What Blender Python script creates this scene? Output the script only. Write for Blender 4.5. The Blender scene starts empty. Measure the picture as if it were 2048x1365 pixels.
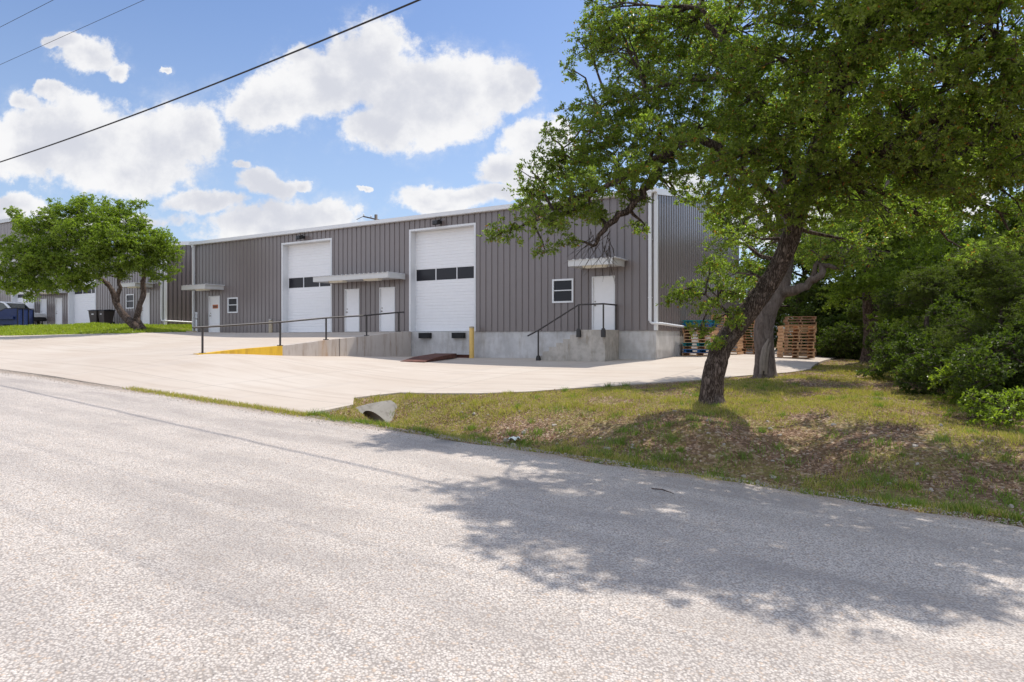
import bpy, math, random
import numpy as np
from mathutils import Vector, Matrix, geometry

sc = bpy.context.scene
COL = sc.collection
# ------------------------------------------------------------------ camera
cam_d = bpy.data.cameras.new("camera"); cam = bpy.data.objects.new("camera", cam_d); COL.objects.link(cam)
cam_d.lens = 24.0; cam_d.sensor_width = 36.0; cam_d.shift_y = -0.00244
cam_d.clip_start = 0.1; cam_d.clip_end = 3000
cam.location = (0, 0, 0); cam.rotation_euler = (math.radians(90), 0, 0)
sc.camera = cam
# ------------------------------------------------------------------ light and exposure
SUN_AZ = math.radians(44.5); SUN_EL = math.radians(58.0)
sd = bpy.data.lights.new("sun", 'SUN'); sun = bpy.data.objects.new("sun", sd); COL.objects.link(sun)
sd.energy = 3.9; sd.angle = math.radians(0.55); sd.color = (1.0, .93, .84)
sv = Vector((math.sin(SUN_AZ) * math.cos(SUN_EL), math.cos(SUN_AZ) * math.cos(SUN_EL), math.sin(SUN_EL)))
sun.rotation_euler = sv.to_track_quat('Z', 'Y').to_euler(); sun.location = sv * 60
vs = sc.view_settings
vs.view_transform = 'Standard'; vs.look = 'None'; vs.gamma = 1; vs.use_curve_mapping = False; vs.exposure = 0.30
sc.cycles.max_bounces = 6; sc.cycles.transparent_max_bounces = 8
# ------------------------------------------------------------------ node helper
class NT:
    def __init__(s, tree): s.t = tree; s.n = tree.nodes; s.l = tree.links
    def put(s, sock, v):
        if v is None: return
        if isinstance(v, bpy.types.NodeSocket): s.l.new(v, sock)
        else:
            try: sock.default_value = v
            except Exception:
                try: sock.default_value = (v, v, v)
                except Exception: sock.default_value = tuple(v) + (1,)
    def node(s, typ, ins=None, **kw):
        n = s.n.new(typ)
        for k, v in kw.items(): setattr(n, k, v)
        for k, v in (ins or {}).items(): s.put(n.inputs[k], v)
        return n
    def math(s, op, a, b=None, c=None, clamp=False):
        n = s.n.new('ShaderNodeMath'); n.operation = op; n.use_clamp = clamp
        for i, v in enumerate((a, b, c)):
            if v is not None: s.put(n.inputs[i], v)
        return n.outputs[0]
    def vmath(s, op, a, b=None, c=None, out=0):
        n = s.n.new('ShaderNodeVectorMath'); n.operation = op
        for i, v in enumerate((a, b, c)):
            if v is not None: s.put(n.inputs[i], v)
        return n.outputs[out]
    def noise(s, vec, scale, detail=4, rough=.55, out='Fac', dist=0):
        n = s.node('ShaderNodeTexNoise', {'Vector': vec, 'Scale': scale, 'Detail': detail, 'Roughness': rough, 'Distortion': dist})
        return n.outputs[out]
    def voro(s, vec, scale, feature='F1', out='Distance', rand=1):
        n = s.node('ShaderNodeTexVoronoi', {'Vector': vec, 'Scale': scale, 'Randomness': rand}, feature=feature)
        return n.outputs[out]
    def ramp(s, fac, lo, hi, a=0.0, b=1.0, smooth=True):
        n = s.node('ShaderNodeMapRange', {'Value': fac, 'From Min': lo, 'From Max': hi, 'To Min': a, 'To Max': b})
        n.interpolation_type = 'SMOOTHSTEP' if smooth else 'LINEAR'
        return n.outputs[0]
    def mix(s, fac, a, b, mode='MIX'):
        n = s.n.new('ShaderNodeMix'); n.data_type = 'RGBA'; n.blend_type = mode
        s.put(n.inputs[0], fac); s.put(n.inputs[6], c4(a)); s.put(n.inputs[7], c4(b))
        return n.outputs[2]
    def bump(s, h, strength=.5, dist=.02, normal=None):
        n = s.node('ShaderNodeBump', {'Height': h, 'Strength': strength, 'Distance': dist, 'Normal': normal})
        return n.outputs[0]
def c4(a):
    if isinstance(a, (tuple, list)) and len(a) == 3: return tuple(a) + (1,)
    return a
# ------------------------------------------------------------------ sky with cumulus clouds (world directions)
W = bpy.data.worlds.new("World"); sc.world = W; W.use_nodes = True
w = NT(W.node_tree); w.n.clear()
sky = w.node('ShaderNodeTexSky'); sky.sky_type = 'NISHITA'; sky.sun_disc = False
sky.sun_elevation = SUN_EL; sky.sun_rotation = SUN_AZ; sky.air_density = 1.0; sky.dust_density = .9; sky.ozone_density = 1.6
tc = w.node('ShaderNodeTexCoord').outputs['Generated']
sep = w.node('ShaderNodeSeparateXYZ', {0: tc})
ysafe = w.math('MAXIMUM', w.math('ABSOLUTE', sep.outputs[1]), .08)
u_ = w.math('DIVIDE', sep.outputs[0], ysafe); v_ = w.math('DIVIDE', sep.outputs[2], ysafe)
uv = w.node('ShaderNodeCombineXYZ', {0: u_, 1: v_, 2: 0.0}).outputs[0]
wob = w.vmath('SUBTRACT', w.noise(uv, 6.0, 8, .62, out='Color'), (.5, .5, .5))
uvw = w.vmath('MULTIPLY_ADD', wob, (.13, .09, 0), uv)
clouds = [(545,200,90,62),(640,165,100,80),(750,125,110,85),(820,180,110,85),(900,195,110,80),(985,185,80,68),(760,255,85,60),(860,235,100,58),(600,112,45,32),(1030,175,42,50),
 (60,265,85,62),(180,290,170,95),(330,290,140,88),(260,335,180,52),(400,270,72,66),(58,200,32,28),(112,182,30,18),(40,315,80,45),
 (178,108,62,36),(118,80,34,14),(228,138,28,24),(328,130,16,7),
 (410,408,78,24),(520,372,45,26),(555,386,38,22),(600,440,115,34),(480,450,85,32),(655,430,62,28),(607,378,24,13),(500,340,24,10),(560,465,170,22),
 (850,405,82,27),(930,400,58,26),(880,420,60,20),(1005,335,62,38),(1080,280,66,46),(1000,385,52,24),(1060,345,60,55),(716,392,12,7),
 (1370,370,60,26),(1520,440,190,50),(1720,440,160,60),(1900,400,90,60),(30,412,72,22),(0,440,70,20),(230,440,140,20)]
best = None
for (px, py, rx, ry) in clouds:
    c = ((px - 1024) / 1365, (677.5 - py) / 1365); iv = (1365 / rx, 1365 / ry)
    d = w.vmath('LENGTH', w.vmath('MULTIPLY_ADD', uvw, (iv[0], iv[1], 0), (-c[0] * iv[0], -c[1] * iv[1], 0)), out=1)
    best = d if best is None else w.node('ShaderNodeMath', {0: best, 1: d, 2: .22}, operation='SMOOTH_MIN').outputs[0]
n1 = w.noise(uv, 13, 10, .66)
edge = w.math('ADD', best, w.math('MULTIPLY_ADD', n1, -1.9, .95))
mask = w.ramp(edge, 1.17, .77)
wisp = w.math('MULTIPLY', w.ramp(edge, 1.75, 1.0), w.ramp(w.noise(uv, 9, 8, .7), .45, .75, 0, .45)); mask = w.math('MAXIMUM', mask, wisp)
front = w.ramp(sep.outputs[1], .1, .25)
back = w.ramp(w.noise(tc, 2.2, 6, .6), .47, .57)  # unseen cloud cover behind the camera, widened to give fill light
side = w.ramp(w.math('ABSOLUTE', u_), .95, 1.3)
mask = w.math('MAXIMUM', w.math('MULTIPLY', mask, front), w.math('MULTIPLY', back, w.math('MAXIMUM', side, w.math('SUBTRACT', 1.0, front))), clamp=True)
mask = w.math('MULTIPLY', mask, w.ramp(sep.outputs[2], -.02, .06))
cshade = w.ramp(w.math('ADD', w.noise(w.vmath('ADD', uv, (.02, .05, 0)), 6.5, 8, .62), w.math('MULTIPLY', w.math('SUBTRACT', .9, best), .18)), .44, .72)
ccol = w.mix(cshade, (7.3, 7.3, 7.4), (5.3, 5.45, 6.0))
skyc = w.mix(1.0, sky.outputs[0], (.80, .93, 1.16), 'MULTIPLY')
skyc = w.mix(w.ramp(sep.outputs[2], .50, .0, .06, .55), skyc, (4.9, 6.0, 7.2))
ccol = w.mix(front, (11.2, 11.6, 12.8), ccol)  # added fill: clouds behind the camera brighter than those in view
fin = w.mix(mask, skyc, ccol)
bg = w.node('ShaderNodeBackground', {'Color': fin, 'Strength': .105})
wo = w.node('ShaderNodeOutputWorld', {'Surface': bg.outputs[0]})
# ------------------------------------------------------------------ materials
MATS = {}
def mat(name, fn):
    m = bpy.data.materials.new(name); m.use_nodes = True
    t = NT(m.node_tree); t.n.clear()
    out = t.n.new('ShaderNodeOutputMaterial'); b = t.n.new('ShaderNodeBsdfPrincipled')
    t.l.new(b.outputs[0], out.inputs[0]); fn(t, b, out); MATS[name] = m; return m
def setp(t, b, **k):
    names = {'col': 'Base Color', 'rough': 'Roughness', 'metal': 'Metallic', 'normal': 'Normal', 'spec': 'Specular IOR Level', 'trans': 'Transmission Weight'}
    for a, v in k.items(): t.put(b.inputs[names[a]], c4(v) if a == 'col' else v)
def geo(t): return t.node('ShaderNodeNewGeometry').outputs['Position']
def oc(t): return t.node('ShaderNodeTexCoord').outputs['Object']
def plain(name, col, rough=.5, metal=0, var=.12, scale=6, bump=0.0, bscale=40, spec=.5):
    def f(t, b, o):
        p = oc(t); n = t.noise(p, scale, 5, .6)
        c = t.mix(n, tuple(x * (1 - var) for x in col), tuple(min(1, x * (1 + var)) for x in col))
        setp(t, b, col=c, rough=rough, metal=metal, spec=spec)
        if bump: setp(t, b, normal=t.bump(t.noise(p, bscale, 4), bump, .01))
    return mat(name, f)
def streaky(name, col, stain, rough=.5, amt=.35, sc_=1.0, metal=0):
    def f(t, b, o):
        p = oc(t); q = t.vmath('MULTIPLY', p, (3.5 * sc_, 3.5 * sc_, .35 * sc_))
        n = t.ramp(t.noise(q, 1.2, 6, .65), .5, .75); n2 = t.noise(p, .6, 4)
        c = t.mix(t.math('MULTIPLY', n, amt), col, stain)
        c = t.mix(t.ramp(n2, .3, .7, 0, .22), c, tuple(x * .8 for x in col))
        setp(t, b, col=c, rough=rough, metal=metal, spec=.5 if name != 'siding' else .65)
    return mat(name, f)
streaky('siding', (.190, .163, .158), (.15, .125, .115), .27, .35, .5)
plain('white_metal', (.72, .73, .74), .35, 0, .06)
plain('roof_metal', (.55, .57, .58), .35, .3, .08)
plain('white_door', (.84, .84, .85), .4, 0, .05)
plain('canopy_metal', (.60, .60, .59), .4, 0, .07)
plain('fixture', (.78, .73, .60), .4, 0, .05)
plain('dark_glass', (.013, .013, .018), .3, 0, .2, spec=.35)
plain('clear_dark_glass', (.02, .03, .028), .05, 0, .2)
plain('black_metal', (.02, .02, .021), .45)
plain('rail_paint', (.040, .034, .032), .5, 0, .4, 9)
plain('rubber', (.012, .012, .013), .75, 0, .3, 12, .4, 30)
plain('steel_handle', (.35, .33, .3), .35, .8)
plain('white_pvc', (.75, .76, .78), .3, 0, .05)
plain('wire_black', (.015, .015, .016), .6)
plain('pole_wood', (.12, .10, .085), .8, 0, .25)
plain('truck_paint', (.72, .73, .74), .18, 0, .02)
plain('chrome', (.5, .5, .5), .2, .9)
plain('bin_brown', (.045, .035, .03), .5, 0, .2)
plain('dumpster_blue', (.006, .022, .10), .5, 0, .35, 4)
plain('lid_black', (.012, .012, .016), .6)
plain('orange_sign', (.55, .16, .05), .5, 0, .1)
plain('bag_white', (.6, .66, .64), .35, 0, .15, 20, .6, 25)
plain('scar_wood', (.24, .20, .165), .8, 0, .35, 12, .6, 22)
def f(t, b, o):
    p = oc(t); n = t.noise(p, 5, 6, .7)
    setp(t, b, col=t.mix(t.ramp(n, .35, .65), (.06, .018, .012), (.15, .05, .03)), rough=.75, normal=t.bump(n, .3, .01))
mat('rusty_steel', f)
def f(t, b, o):
    p = oc(t); n = t.noise(p, 7, 7, .75); n2 = t.noise(t.vmath('MULTIPLY', p, (3, 3, .6)), 2, 5)
    c = t.mix(t.ramp(n2, .4, .7), (.80, .50, .035), (.62, .36, .03))
    c = t.mix(t.ramp(n, .62, .70, 0, .75), c, (.34, .17, .08))
    setp(t, b, col=c, rough=.55, normal=t.bump(n, .25, .01))
mat('yellow_paint', f)
plain('bollard_yellow', (.72, .47, .13), .5, 0, .12, 5)
plain('bollard_faded', (.42, .35, .24), .6, 0, .3, 6)
def f(t, b, o):      # poured concrete walls: form marks, water stains
    p = oc(t); v = t.vmath('MULTIPLY', p, (2.6, 2.6, .5))
    st = t.ramp(t.noise(v, 1.6, 7, .68), .46, .78); bl = t.noise(p, 1.3, 7, .66); fine = t.noise(p, 22, 5, .7)
    c = t.mix(t.ramp(bl, .32, .68), (.46, .45, .44), (.62, .61, .60))
    c = t.mix(t.math('MULTIPLY', st, .5), c, (.25, .205, .15))
    c = t.mix(t.ramp(t.noise(p, .8, 5, .6), .58, .74, 0, .4), c, (.28, .25, .21))
    c = t.mix(t.ramp(fine, .55, .8, 0, .4), c, (.22, .2, .18))
    setp(t, b, col=c, rough=.85, normal=t.bump(t.math('ADD', fine, bl), .3, .012))
mat('concrete_wall', f)
def f(t, b, o):
    p = oc(t); bl = t.noise(p, 2.2, 7, .66); st = t.ramp(t.noise(t.vmath('MULTIPLY', p, (3, 3, .6)), 2.2, 7, .7), .5, .72)
    c = t.mix(t.ramp(bl, .35, .65), (.36, .33, .29), (.52, .48, .43)); c = t.mix(t.math('MULTIPLY', st, .75), c, (.27, .22, .155))
    setp(t, b, col=c, rough=.85, normal=t.bump(bl, .3, .012))
mat('stair_concrete', f)
def f(t, b, o):      # ramp wall with rust
    p = oc(t); sep = t.node('ShaderNodeSeparateXYZ', {0: p})
    v = t.vmath('MULTIPLY', p, (2.2, 2.2, .3)); st = t.ramp(t.noise(v, 1.9, 7, .7), .47, .72)
    bl = t.noise(p, 1.5, 7, .66); fine = t.noise(p, 18, 5, .7)
    c = t.mix(bl, (.44, .385, .34), (.62, .57, .52)); c = t.mix(t.math('MULTIPLY', st, .7), c, (.27, .18, .115))
    rs = t.ramp(t.math('ABSOLUTE', t.math('ADD', sep.outputs[1], 5.4)), .35, .05)
    c = t.mix(t.math('MULTIPLY', rs, t.ramp(st, .0, 1, .3, .8)), c, (.46, .25, .09))
    cr = t.ramp(t.math('ABSOLUTE', t.math('ADD', sep.outputs[1], 4.55)), .03, .012)
    c = t.mix(cr, c, (.06, .05, .045))
    setp(t, b, col=c, rough=.85, normal=t.bump(fine, .3, .012))
mat('ramp_wall_concrete', f)
UA = (.856, -.517); VA = (.517, .856)
def st_coords(t, p):
    x = t.vmath('DOT_PRODUCT', p, (UA[0], UA[1], 0), out=1); y = t.vmath('DOT_PRODUCT', p, (VA[0], VA[1], 0), out=1)
    return x, y
def f(t, b, o):      # driveway concrete: broom streaks, tyre marks, joints, weathering
    p = geo(t); x, y = st_coords(t, p)
    q = t.node('ShaderNodeCombineXYZ', {0: x, 1: y, 2: 0.0}).outputs[0]
    streak = t.noise(t.vmath('MULTIPLY', q, (.22, 2.2, 1)), 1.3, 7, .68); big = t.noise(q, .28, 6, .62); fine = t.noise(p, 30, 5, .7)
    c = t.mix(t.ramp(big, .35, .68), (.475, .405, .335), (.53, .475, .41))
    sl = t.node('ShaderNodeTexWhiteNoise', {0: t.vmath('FLOOR', t.vmath('DIVIDE', t.vmath('ADD', q, (100.4 + 2.3, 101.9 + 2.3, 0)), (4.6, 4.6, 4.6)))}).outputs[0]
    c = t.mix(t.math('MULTIPLY', sl, .30), c, (.40, .335, .27))
    c = t.mix(t.ramp(streak, .45, .70, 0, .62), c, (.37, .295, .23))
    c = t.mix(t.ramp(t.noise(q, 1.7, 7, .7), .6, .74, 0, .35), c, (.46, .38, .31))
    c = t.mix(t.ramp(fine, .3, .7, 0, .22), c, (.48, .44, .4))
    spots = t.ramp(t.voro(p, 1.4), .035, .02); c = t.mix(t.math('MULTIPLY', spots, .7), c, (.2, .17, .14))
    jx = t.math('ABSOLUTE', t.math('SUBTRACT', t.math('FRACT', t.math('DIVIDE', t.math('ADD', x, 100.4), 4.6)), .5))
    jy = t.math('ABSOLUTE', t.math('SUBTRACT', t.math('FRACT', t.math('DIVIDE', t.math('ADD', y, 101.9), 4.6)), .5))
    j = t.ramp(t.math('MINIMUM', jx, jy), .0035, .0012)
    c = t.mix(t.math('MULTIPLY', j, .8), c, (.22, .19, .16))
    cr = t.voro(t.vmath('ADD', q, t.vmath('SCALE', t.noise(q, 1.1, 6, .7, out='Color'), None)), .16, 'DISTANCE_TO_EDGE')
    tr = t.ramp(t.noise(t.vmath('MULTIPLY', q, (1.0, .12, 1)), 1.1, 5, .6), .56, .70, 0, .30)
    c = t.mix(tr, c, (.40, .35, .31))
    setp(t, b, col=c, rough=.86, normal=t.bump(t.math('ADD', fine, t.math('MULTIPLY', streak, .5)), .25, .008))
mat('driveway_concrete', f)
def f(t, b, o):      # chip-seal road
    p = geo(t); x, y = st_coords(t, p)
    q = t.node('ShaderNodeCombineXYZ', {0: x, 1: y, 2: 0.0}).outputs[0]
    vn = t.node('ShaderNodeTexVoronoi', {'Vector': p, 'Scale': 56.0}); vc = vn.outputs['Color']; vd = vn.outputs['Distance']
    s1 = t.node('ShaderNodeSeparateXYZ', {0: vc}).outputs[0]
    v2 = t.voro(p, 19.0); n3 = t.noise(p, 45, 4, .7)
    c = t.mix(t.ramp(s1, 0, 1, smooth=False), (.47, .42, .378), (.67, .618, .56))
    c = t.mix(t.ramp(vd, .36, .70, 0, .85), c, (.27, .238, .212))
    c = t.mix(t.ramp(s1, .90, .97, 0, .6), c, (.5, .36, .25))
    holes = t.ramp(t.math('ADD', v2, t.math('MULTIPLY', n3, .5)), .36, .28); c = t.mix(t.math('MULTIPLY', holes, .7), c, (.13, .113, .10))
    big = t.noise(t.vmath('MULTIPLY', q, (.35, 1.0, 1)), .8, 7, .65)
    c = t.mix(t.ramp(big, .44, .66, 0, .55), c, (.25, .225, .21))
    edg = t.ramp(t.math('ADD', y, t.math('MULTIPLY', t.noise(q, 1.4, 6, .7), 1.4)), 9.35, 9.85, 0, .65)
    c = t.mix(edg, c, (.36, .27, .20))
    c = t.mix(t.ramp(t.noise(q, 2.6, 6, .7), .5, .75, 0, .3), c, (.30, .25, .20))
    wy = t.math('ADD', y, t.math('MULTIPLY', t.noise(q, .5, 4), .8))
    tracks = t.ramp(t.math('SINE', t.math('MULTIPLY', wy, 3.4)), .45, 1.0, 0, .22)
    c = t.mix(tracks, c, (.23, .21, .20))
    h = t.math('ADD', t.math('MULTIPLY', vd, -1.0), t.math('MULTIPLY', holes, -1.2))
    setp(t, b, col=c, rough=.85, normal=t.bump(h, .75, .011))
mat('chip_seal', f)
def f(t, b, o):      # soil with dry leaf litter and thin green
    p = geo(t)
    n = t.noise(p, .9, 6, .65); n2 = t.noise(p, 14, 6, .75); v = t.node('ShaderNodeTexVoronoi', {'Vector': p, 'Scale': 26.0})
    s1 = t.node('ShaderNodeSeparateXYZ', {0: v.outputs['Color']})
    c = t.mix(n2, (.085, .050, .032), (.24, .155, .10))
    c = t.mix(t.ramp(s1.outputs[0], .55, .9, 0, .8), c, (.38, .26, .18))
    c = t.mix(t.ramp(s1.outputs[1], .82, .95, 0, .8), c, (.46, .37, .29))
    g = t.math('MULTIPLY', t.ramp(n, .42, .60), t.ramp(n2, .35, .6))
    c = t.mix(t.math('MULTIPLY', g, .65), c, (.22, .215, .05))
    setp(t, b, col=c, rough=.95, spec=.1, normal=t.bump(t.math('ADD', n2, v.outputs['Distance']), .8, .03))
mat('soil', f)
def f(t, b, o):
    p = geo(t); n = t.noise(p, 3, 5, .6)
    setp(t, b, col=t.mix(n, (.10, .13, .03), (.17, .19, .05)), rough=.9, spec=.1, normal=t.bump(n, .5, .03))
mat('lawn_ground', f)
def leafmat(name, dark, light, trans=.35, tcol=None, rough=.42, old=None, of=.96):
    def f(t, b, o):
        r = t.node('ShaderNodeNewGeometry').outputs['Random Per Island']; p = geo(t)
        n = t.noise(p, 1.1, 3)
        k = t.math('ADD', t.math('MULTIPLY', r, .65), t.math('MULTIPLY', n, .5), clamp=True)
        c = t.mix(k, dark, light)
        if old: c = t.mix(t.ramp(t.math('FRACT', t.math('MULTIPLY', r, 37.3)), of, of + .01), c, old)
        setp(t, b, col=c, rough=rough, spec=.5)
        tr = t.node('ShaderNodeBsdfTranslucent', {'Color': t.mix(1.0, c, c4(tcol or (2.0, 2.3, .9)), 'MULTIPLY')})
        m = t.node('ShaderNodeMixShader', {0: trans, 1: b.outputs[0], 2: tr.outputs[0]})
        t.l.new(m.outputs[0], o.inputs[0])
    return mat(name, f)
leafmat('oak_leaf', (.060, .088, .018), (.25, .285, .052), .50, (1.9, 2.4, 1.1), .36, old=(.28, .12, .03))
leafmat('oak_leaf_young', (.09, .13, .016), (.24, .29, .035), .45)
leafmat('elm_leaf', (.07, .11, .015), (.23, .29, .035), .45)
leafmat('wood_leaf', (.022, .038, .007), (.10, .14, .016), .36, None, .6)
leafmat('cedar_leaf', (.035, .052, .009), (.125, .16, .02), .33, None, .65)
leafmat('grass_blade', (.18, .19, .03), (.46, .44, .08), .40, (1.3, 1.45, .7), old=(.50, .38, .20), of=.66)
leafmat('tuft_blade', (.07, .12, .02), (.24, .32, .05), .40, (1.3, 1.6, .7))
leafmat('lawn_blade', (.17, .24, .02), (.42, .48, .05), .40, (1.3, 1.5, .7))
leafmat('dry_leaf', (.13, .07, .04), (.48, .31, .20), .15, (1.2, 1.0, .7), .7)
def f(t, b, o):
    p = oc(t); v = t.vmath('MULTIPLY', p, (1, 1, .28)); n = t.noise(v, 9, 7, .75, dist=.6); vo = t.math('ABSOLUTE', t.math('SUBTRACT', t.noise(t.vmath('MULTIPLY', p, (1, 1, .16)), 30, 4, .6, dist=.4), .5))
    h = t.math('ADD', t.math('MULTIPLY', n, 1.2), t.math('MULTIPLY', t.ramp(vo, 0, .12), .6))
    c = t.mix(t.ramp(h, .55, 1.2), (.055, .038, .030), (.23, .175, .145)); c = t.mix(t.ramp(t.noise(p, 2, 4), .5, .7, 0, .45), c, (.17, .155, .145))
    setp(t, b, col=c, rough=.9, spec=.15, normal=t.bump(h, 1.0, .035))
mat('bark', f)
def f(t, b, o):
    p = oc(t); v = t.vmath('MULTIPLY', p, (1, 1, .3)); n = t.noise(v, 11, 7, .75, dist=.5)
    c = t.mix(t.ramp(n, .3, .7), (.085, .066, .056), (.21, .17, .15))
    setp(t, b, col=c, rough=.9, spec=.15, normal=t.bump(n, 1.0, .03))
mat('grey_bark', f)
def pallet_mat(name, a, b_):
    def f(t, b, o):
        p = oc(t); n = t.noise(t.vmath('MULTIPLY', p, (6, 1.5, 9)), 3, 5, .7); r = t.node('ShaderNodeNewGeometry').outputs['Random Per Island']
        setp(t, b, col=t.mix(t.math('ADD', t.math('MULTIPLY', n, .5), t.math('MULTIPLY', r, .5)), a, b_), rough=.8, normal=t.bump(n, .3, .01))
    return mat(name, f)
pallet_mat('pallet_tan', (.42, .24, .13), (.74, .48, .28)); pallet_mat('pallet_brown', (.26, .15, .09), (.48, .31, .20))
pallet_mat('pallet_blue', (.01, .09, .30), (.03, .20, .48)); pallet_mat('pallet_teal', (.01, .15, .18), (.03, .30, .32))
streaky('weathered_concrete', (.25, .235, .21), (.09, .075, .06), .9, .8, 1.4)
plain('limestone', (.38, .34, .29), .9, 0, .3, 8, .5, 20)
M = MATS
# ------------------------------------------------------------------ mesh helpers
class MB:
    def __init__(s): s.v = []; s.f = []; s.sm = []
    def add(s, vs_, fs, smooth=False):
        o = len(s.v); s.v += [tuple(a) for a in vs_]; s.f += [tuple(i + o for i in q) for q in fs]; s.sm += [smooth] * len(fs)
        return s
    def box(s, x0, x1, y0, y1, z0, z1):
        return s.add([(x0,y0,z0),(x1,y0,z0),(x1,y1,z0),(x0,y1,z0),(x0,y0,z1),(x1,y0,z1),(x1,y1,z1),(x0,y1,z1)],
                     [(0,3,2,1),(4,5,6,7),(0,1,5,4),(1,2,6,5),(2,3,7,6),(3,0,4,7)])
    def prism(s, pts, a0, a1, axis='y'):
        n = len(pts)
        def mk(p, a): return (p[0], a, p[1]) if axis == 'y' else ((a, p[0], p[1]) if axis == 'x' else (p[0], p[1], a))
        return s.add([mk(p, a0) for p in pts] + [mk(p, a1) for p in pts],
                     [tuple(range(n)), tuple(reversed(range(n, 2 * n)))] + [(i, i + n, (i + 1) % n + n, (i + 1) % n) for i in range(n)])
    def tube(s, pts, rad, n=8, cap=True, smooth=True, noise=0, seed=0):
        pts = [Vector(p) for p in pts]; m = len(pts)
        if not hasattr(rad, '__len__'): rad = [rad] * m
        rnd = random.Random(seed); V = []; prev = None
        for i in range(m):
            d = (pts[min(i + 1, m - 1)] - pts[max(i - 1, 0)])
            if d.length < 1e-9: d = Vector((0, 0, 1))
            d.normalize()
            if prev is None: a = d.orthogonal().normalized()
            else:
                a = prev - d * prev.dot(d)
                a = a.normalized() if a.length > 1e-6 else d.orthogonal().normalized()
            prev = a; bb = d.cross(a)
            for k in range(n):
                an = 2 * math.pi * k / n; r = rad[i] * (1 + noise * (rnd.random() - .5))
                V.append(pts[i] + a * (math.cos(an) * r) + bb * (math.sin(an) * r))
        F = [(i * n + k, i * n + (k + 1) % n, (i + 1) * n + (k + 1) % n, (i + 1) * n + k) for i in range(m - 1) for k in range(n)]
        s.add(V, F, smooth)
        if cap: s.add([V[k] for k in range(n)], [tuple(reversed(range(n)))]); s.add([V[(m - 1) * n + k] for k in range(n)], [tuple(range(n))])
        return s
    def lathe(s, prof, c=(0, 0, 0), n=20, axis='z', smooth=True):
        V = []
        for r, h in prof:
            for k in range(n):
                a = 2 * math.pi * k / n; p = (r * math.cos(a), r * math.sin(a), h)
                if axis == 'y': p = (p[0], p[2], p[1])
                if axis == 'x': p = (p[2], p[0], p[1])
                V.append((c[0] + p[0], c[1] + p[1], c[2] + p[2]))
        F = [(i * n + k, i * n + (k + 1) % n, (i + 1) * n + (k + 1) % n, (i + 1) * n + k) for i in range(len(prof) - 1) for k in range(n)]
        return s.add(V, F, smooth)
    def build(s, name, m, parent=None, base=(0, 0, 0), bevel=0):
        me = bpy.data.meshes.new(name); bx, by, bz = base
        me.from_pydata([(a - bx, b - by, c - bz) for a, b, c in s.v], [], s.f); me.materials.append(m)
        me.polygons.foreach_set('use_smooth', s.sm)
        me.update(); o = bpy.data.objects.new(name, me); COL.objects.link(o)
        if parent is not None: o.parent = parent
        if bevel:
            md = o.modifiers.new('bevel', 'BEVEL'); md.width = bevel; md.segments = 2; md.limit_method = 'ANGLE'
        return o
def tag(o, label=None, cat=None, group=None, kind=None):
    if label: o['label'] = label
    if cat: o['category'] = cat
    if group: o['group'] = group
    if kind: o['kind'] = kind
    return o
def thing(name, label, cat, loc=(0, 0, 0), rz=0, group=None):
    o = bpy.data.objects.new(name, None); COL.objects.link(o); o.location = loc; o.rotation_euler = (0, 0, rz)
    o.empty_display_size = .3
    return tag(o, label, cat, group)
def npmesh(name, m, V, F, parent=None, smooth=False):
    V = np.asarray(V, dtype=np.float32); F = np.asarray(F, dtype=np.int32); k = F.shape[1]
    me = bpy.data.meshes.new(name); me.vertices.add(len(V)); me.vertices.foreach_set('co', V.ravel())
    me.loops.add(F.size); me.loops.foreach_set('vertex_index', F.ravel())
    me.polygons.add(len(F)); me.polygons.foreach_set('loop_start', np.arange(0, F.size, k, dtype=np.int32))
    me.polygons.foreach_set('use_smooth', np.full(len(F), smooth))
    me.update(calc_edges=True); me.validate(); me.materials.append(m)
    o = bpy.data.objects.new(name, me); COL.objects.link(o)
    if parent is not None: o.parent = parent
    return o
# ------------------------------------------------------------------ site frame: x along the facade (to the right), y into the building
CX, CY = 5.44, 25.7; ROT = math.atan2(-.517, .856)
def AW(x, y, z): return (CX + .856 * x + .517 * y, CY - .517 * x + .856 * y, z)
def to_st(X, Y):
    dx = X - CX; dy = Y - CY
    return -(dx * .517 + dy * .856), -(dx * .856 - dy * .517)      # s toward the road, t to the left
def at(px, py, Y): return ((px - 1024) / 1365 * Y, Y, (677.5 - py) / 1365 * Y)
# ------------------------------------------------------------------ heights
class TPS:
    def __init__(s, pts):
        P = np.array(pts, float); s.P = P[:, :2]; n = len(P)
        K = s.k(s.P, s.P) + np.eye(n) * 1e-3; A = np.zeros((n + 3, n + 3)); A[:n, :n] = K
        A[:n, n] = 1; A[:n, n + 1:] = s.P; A[n, :n] = 1; A[n + 1:, :n] = s.P.T
        s.w = np.linalg.solve(A, np.concatenate([P[:, 2], np.zeros(3)]))
    def k(s, a, b):
        r2 = ((a[:, None, :] - b[None, :, :]) ** 2).sum(-1); return .5 * r2 * np.log(r2 + 1e-9)
    def __call__(s, a, b):
        sh = np.shape(a); Q = np.stack([np.ravel(a), np.ravel(b)], 1).astype(float); out = np.empty(len(Q)); n = len(s.P)
        for i in range(0, len(Q), 20000):
            q = Q[i:i + 20000]; out[i:i + 20000] = s.k(q, s.P) @ s.w[:n] + s.w[n] + q @ s.w[n + 1:]
        return out.reshape(sh)
RS = [0, .7, 2.8, 5.15, 7.44, 10.65, 200]; RZ = [.32, .30, .10, -.07, -.29, -.52, -.52]; RD = [1.15, 1.11, .86, .61, .35, 0, 0]
def Dst(s): return np.interp(s, RS, RD)
road_edge = lambda t: -1.5 + .047 * (np.asarray(t, float) - 1.4)
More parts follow.
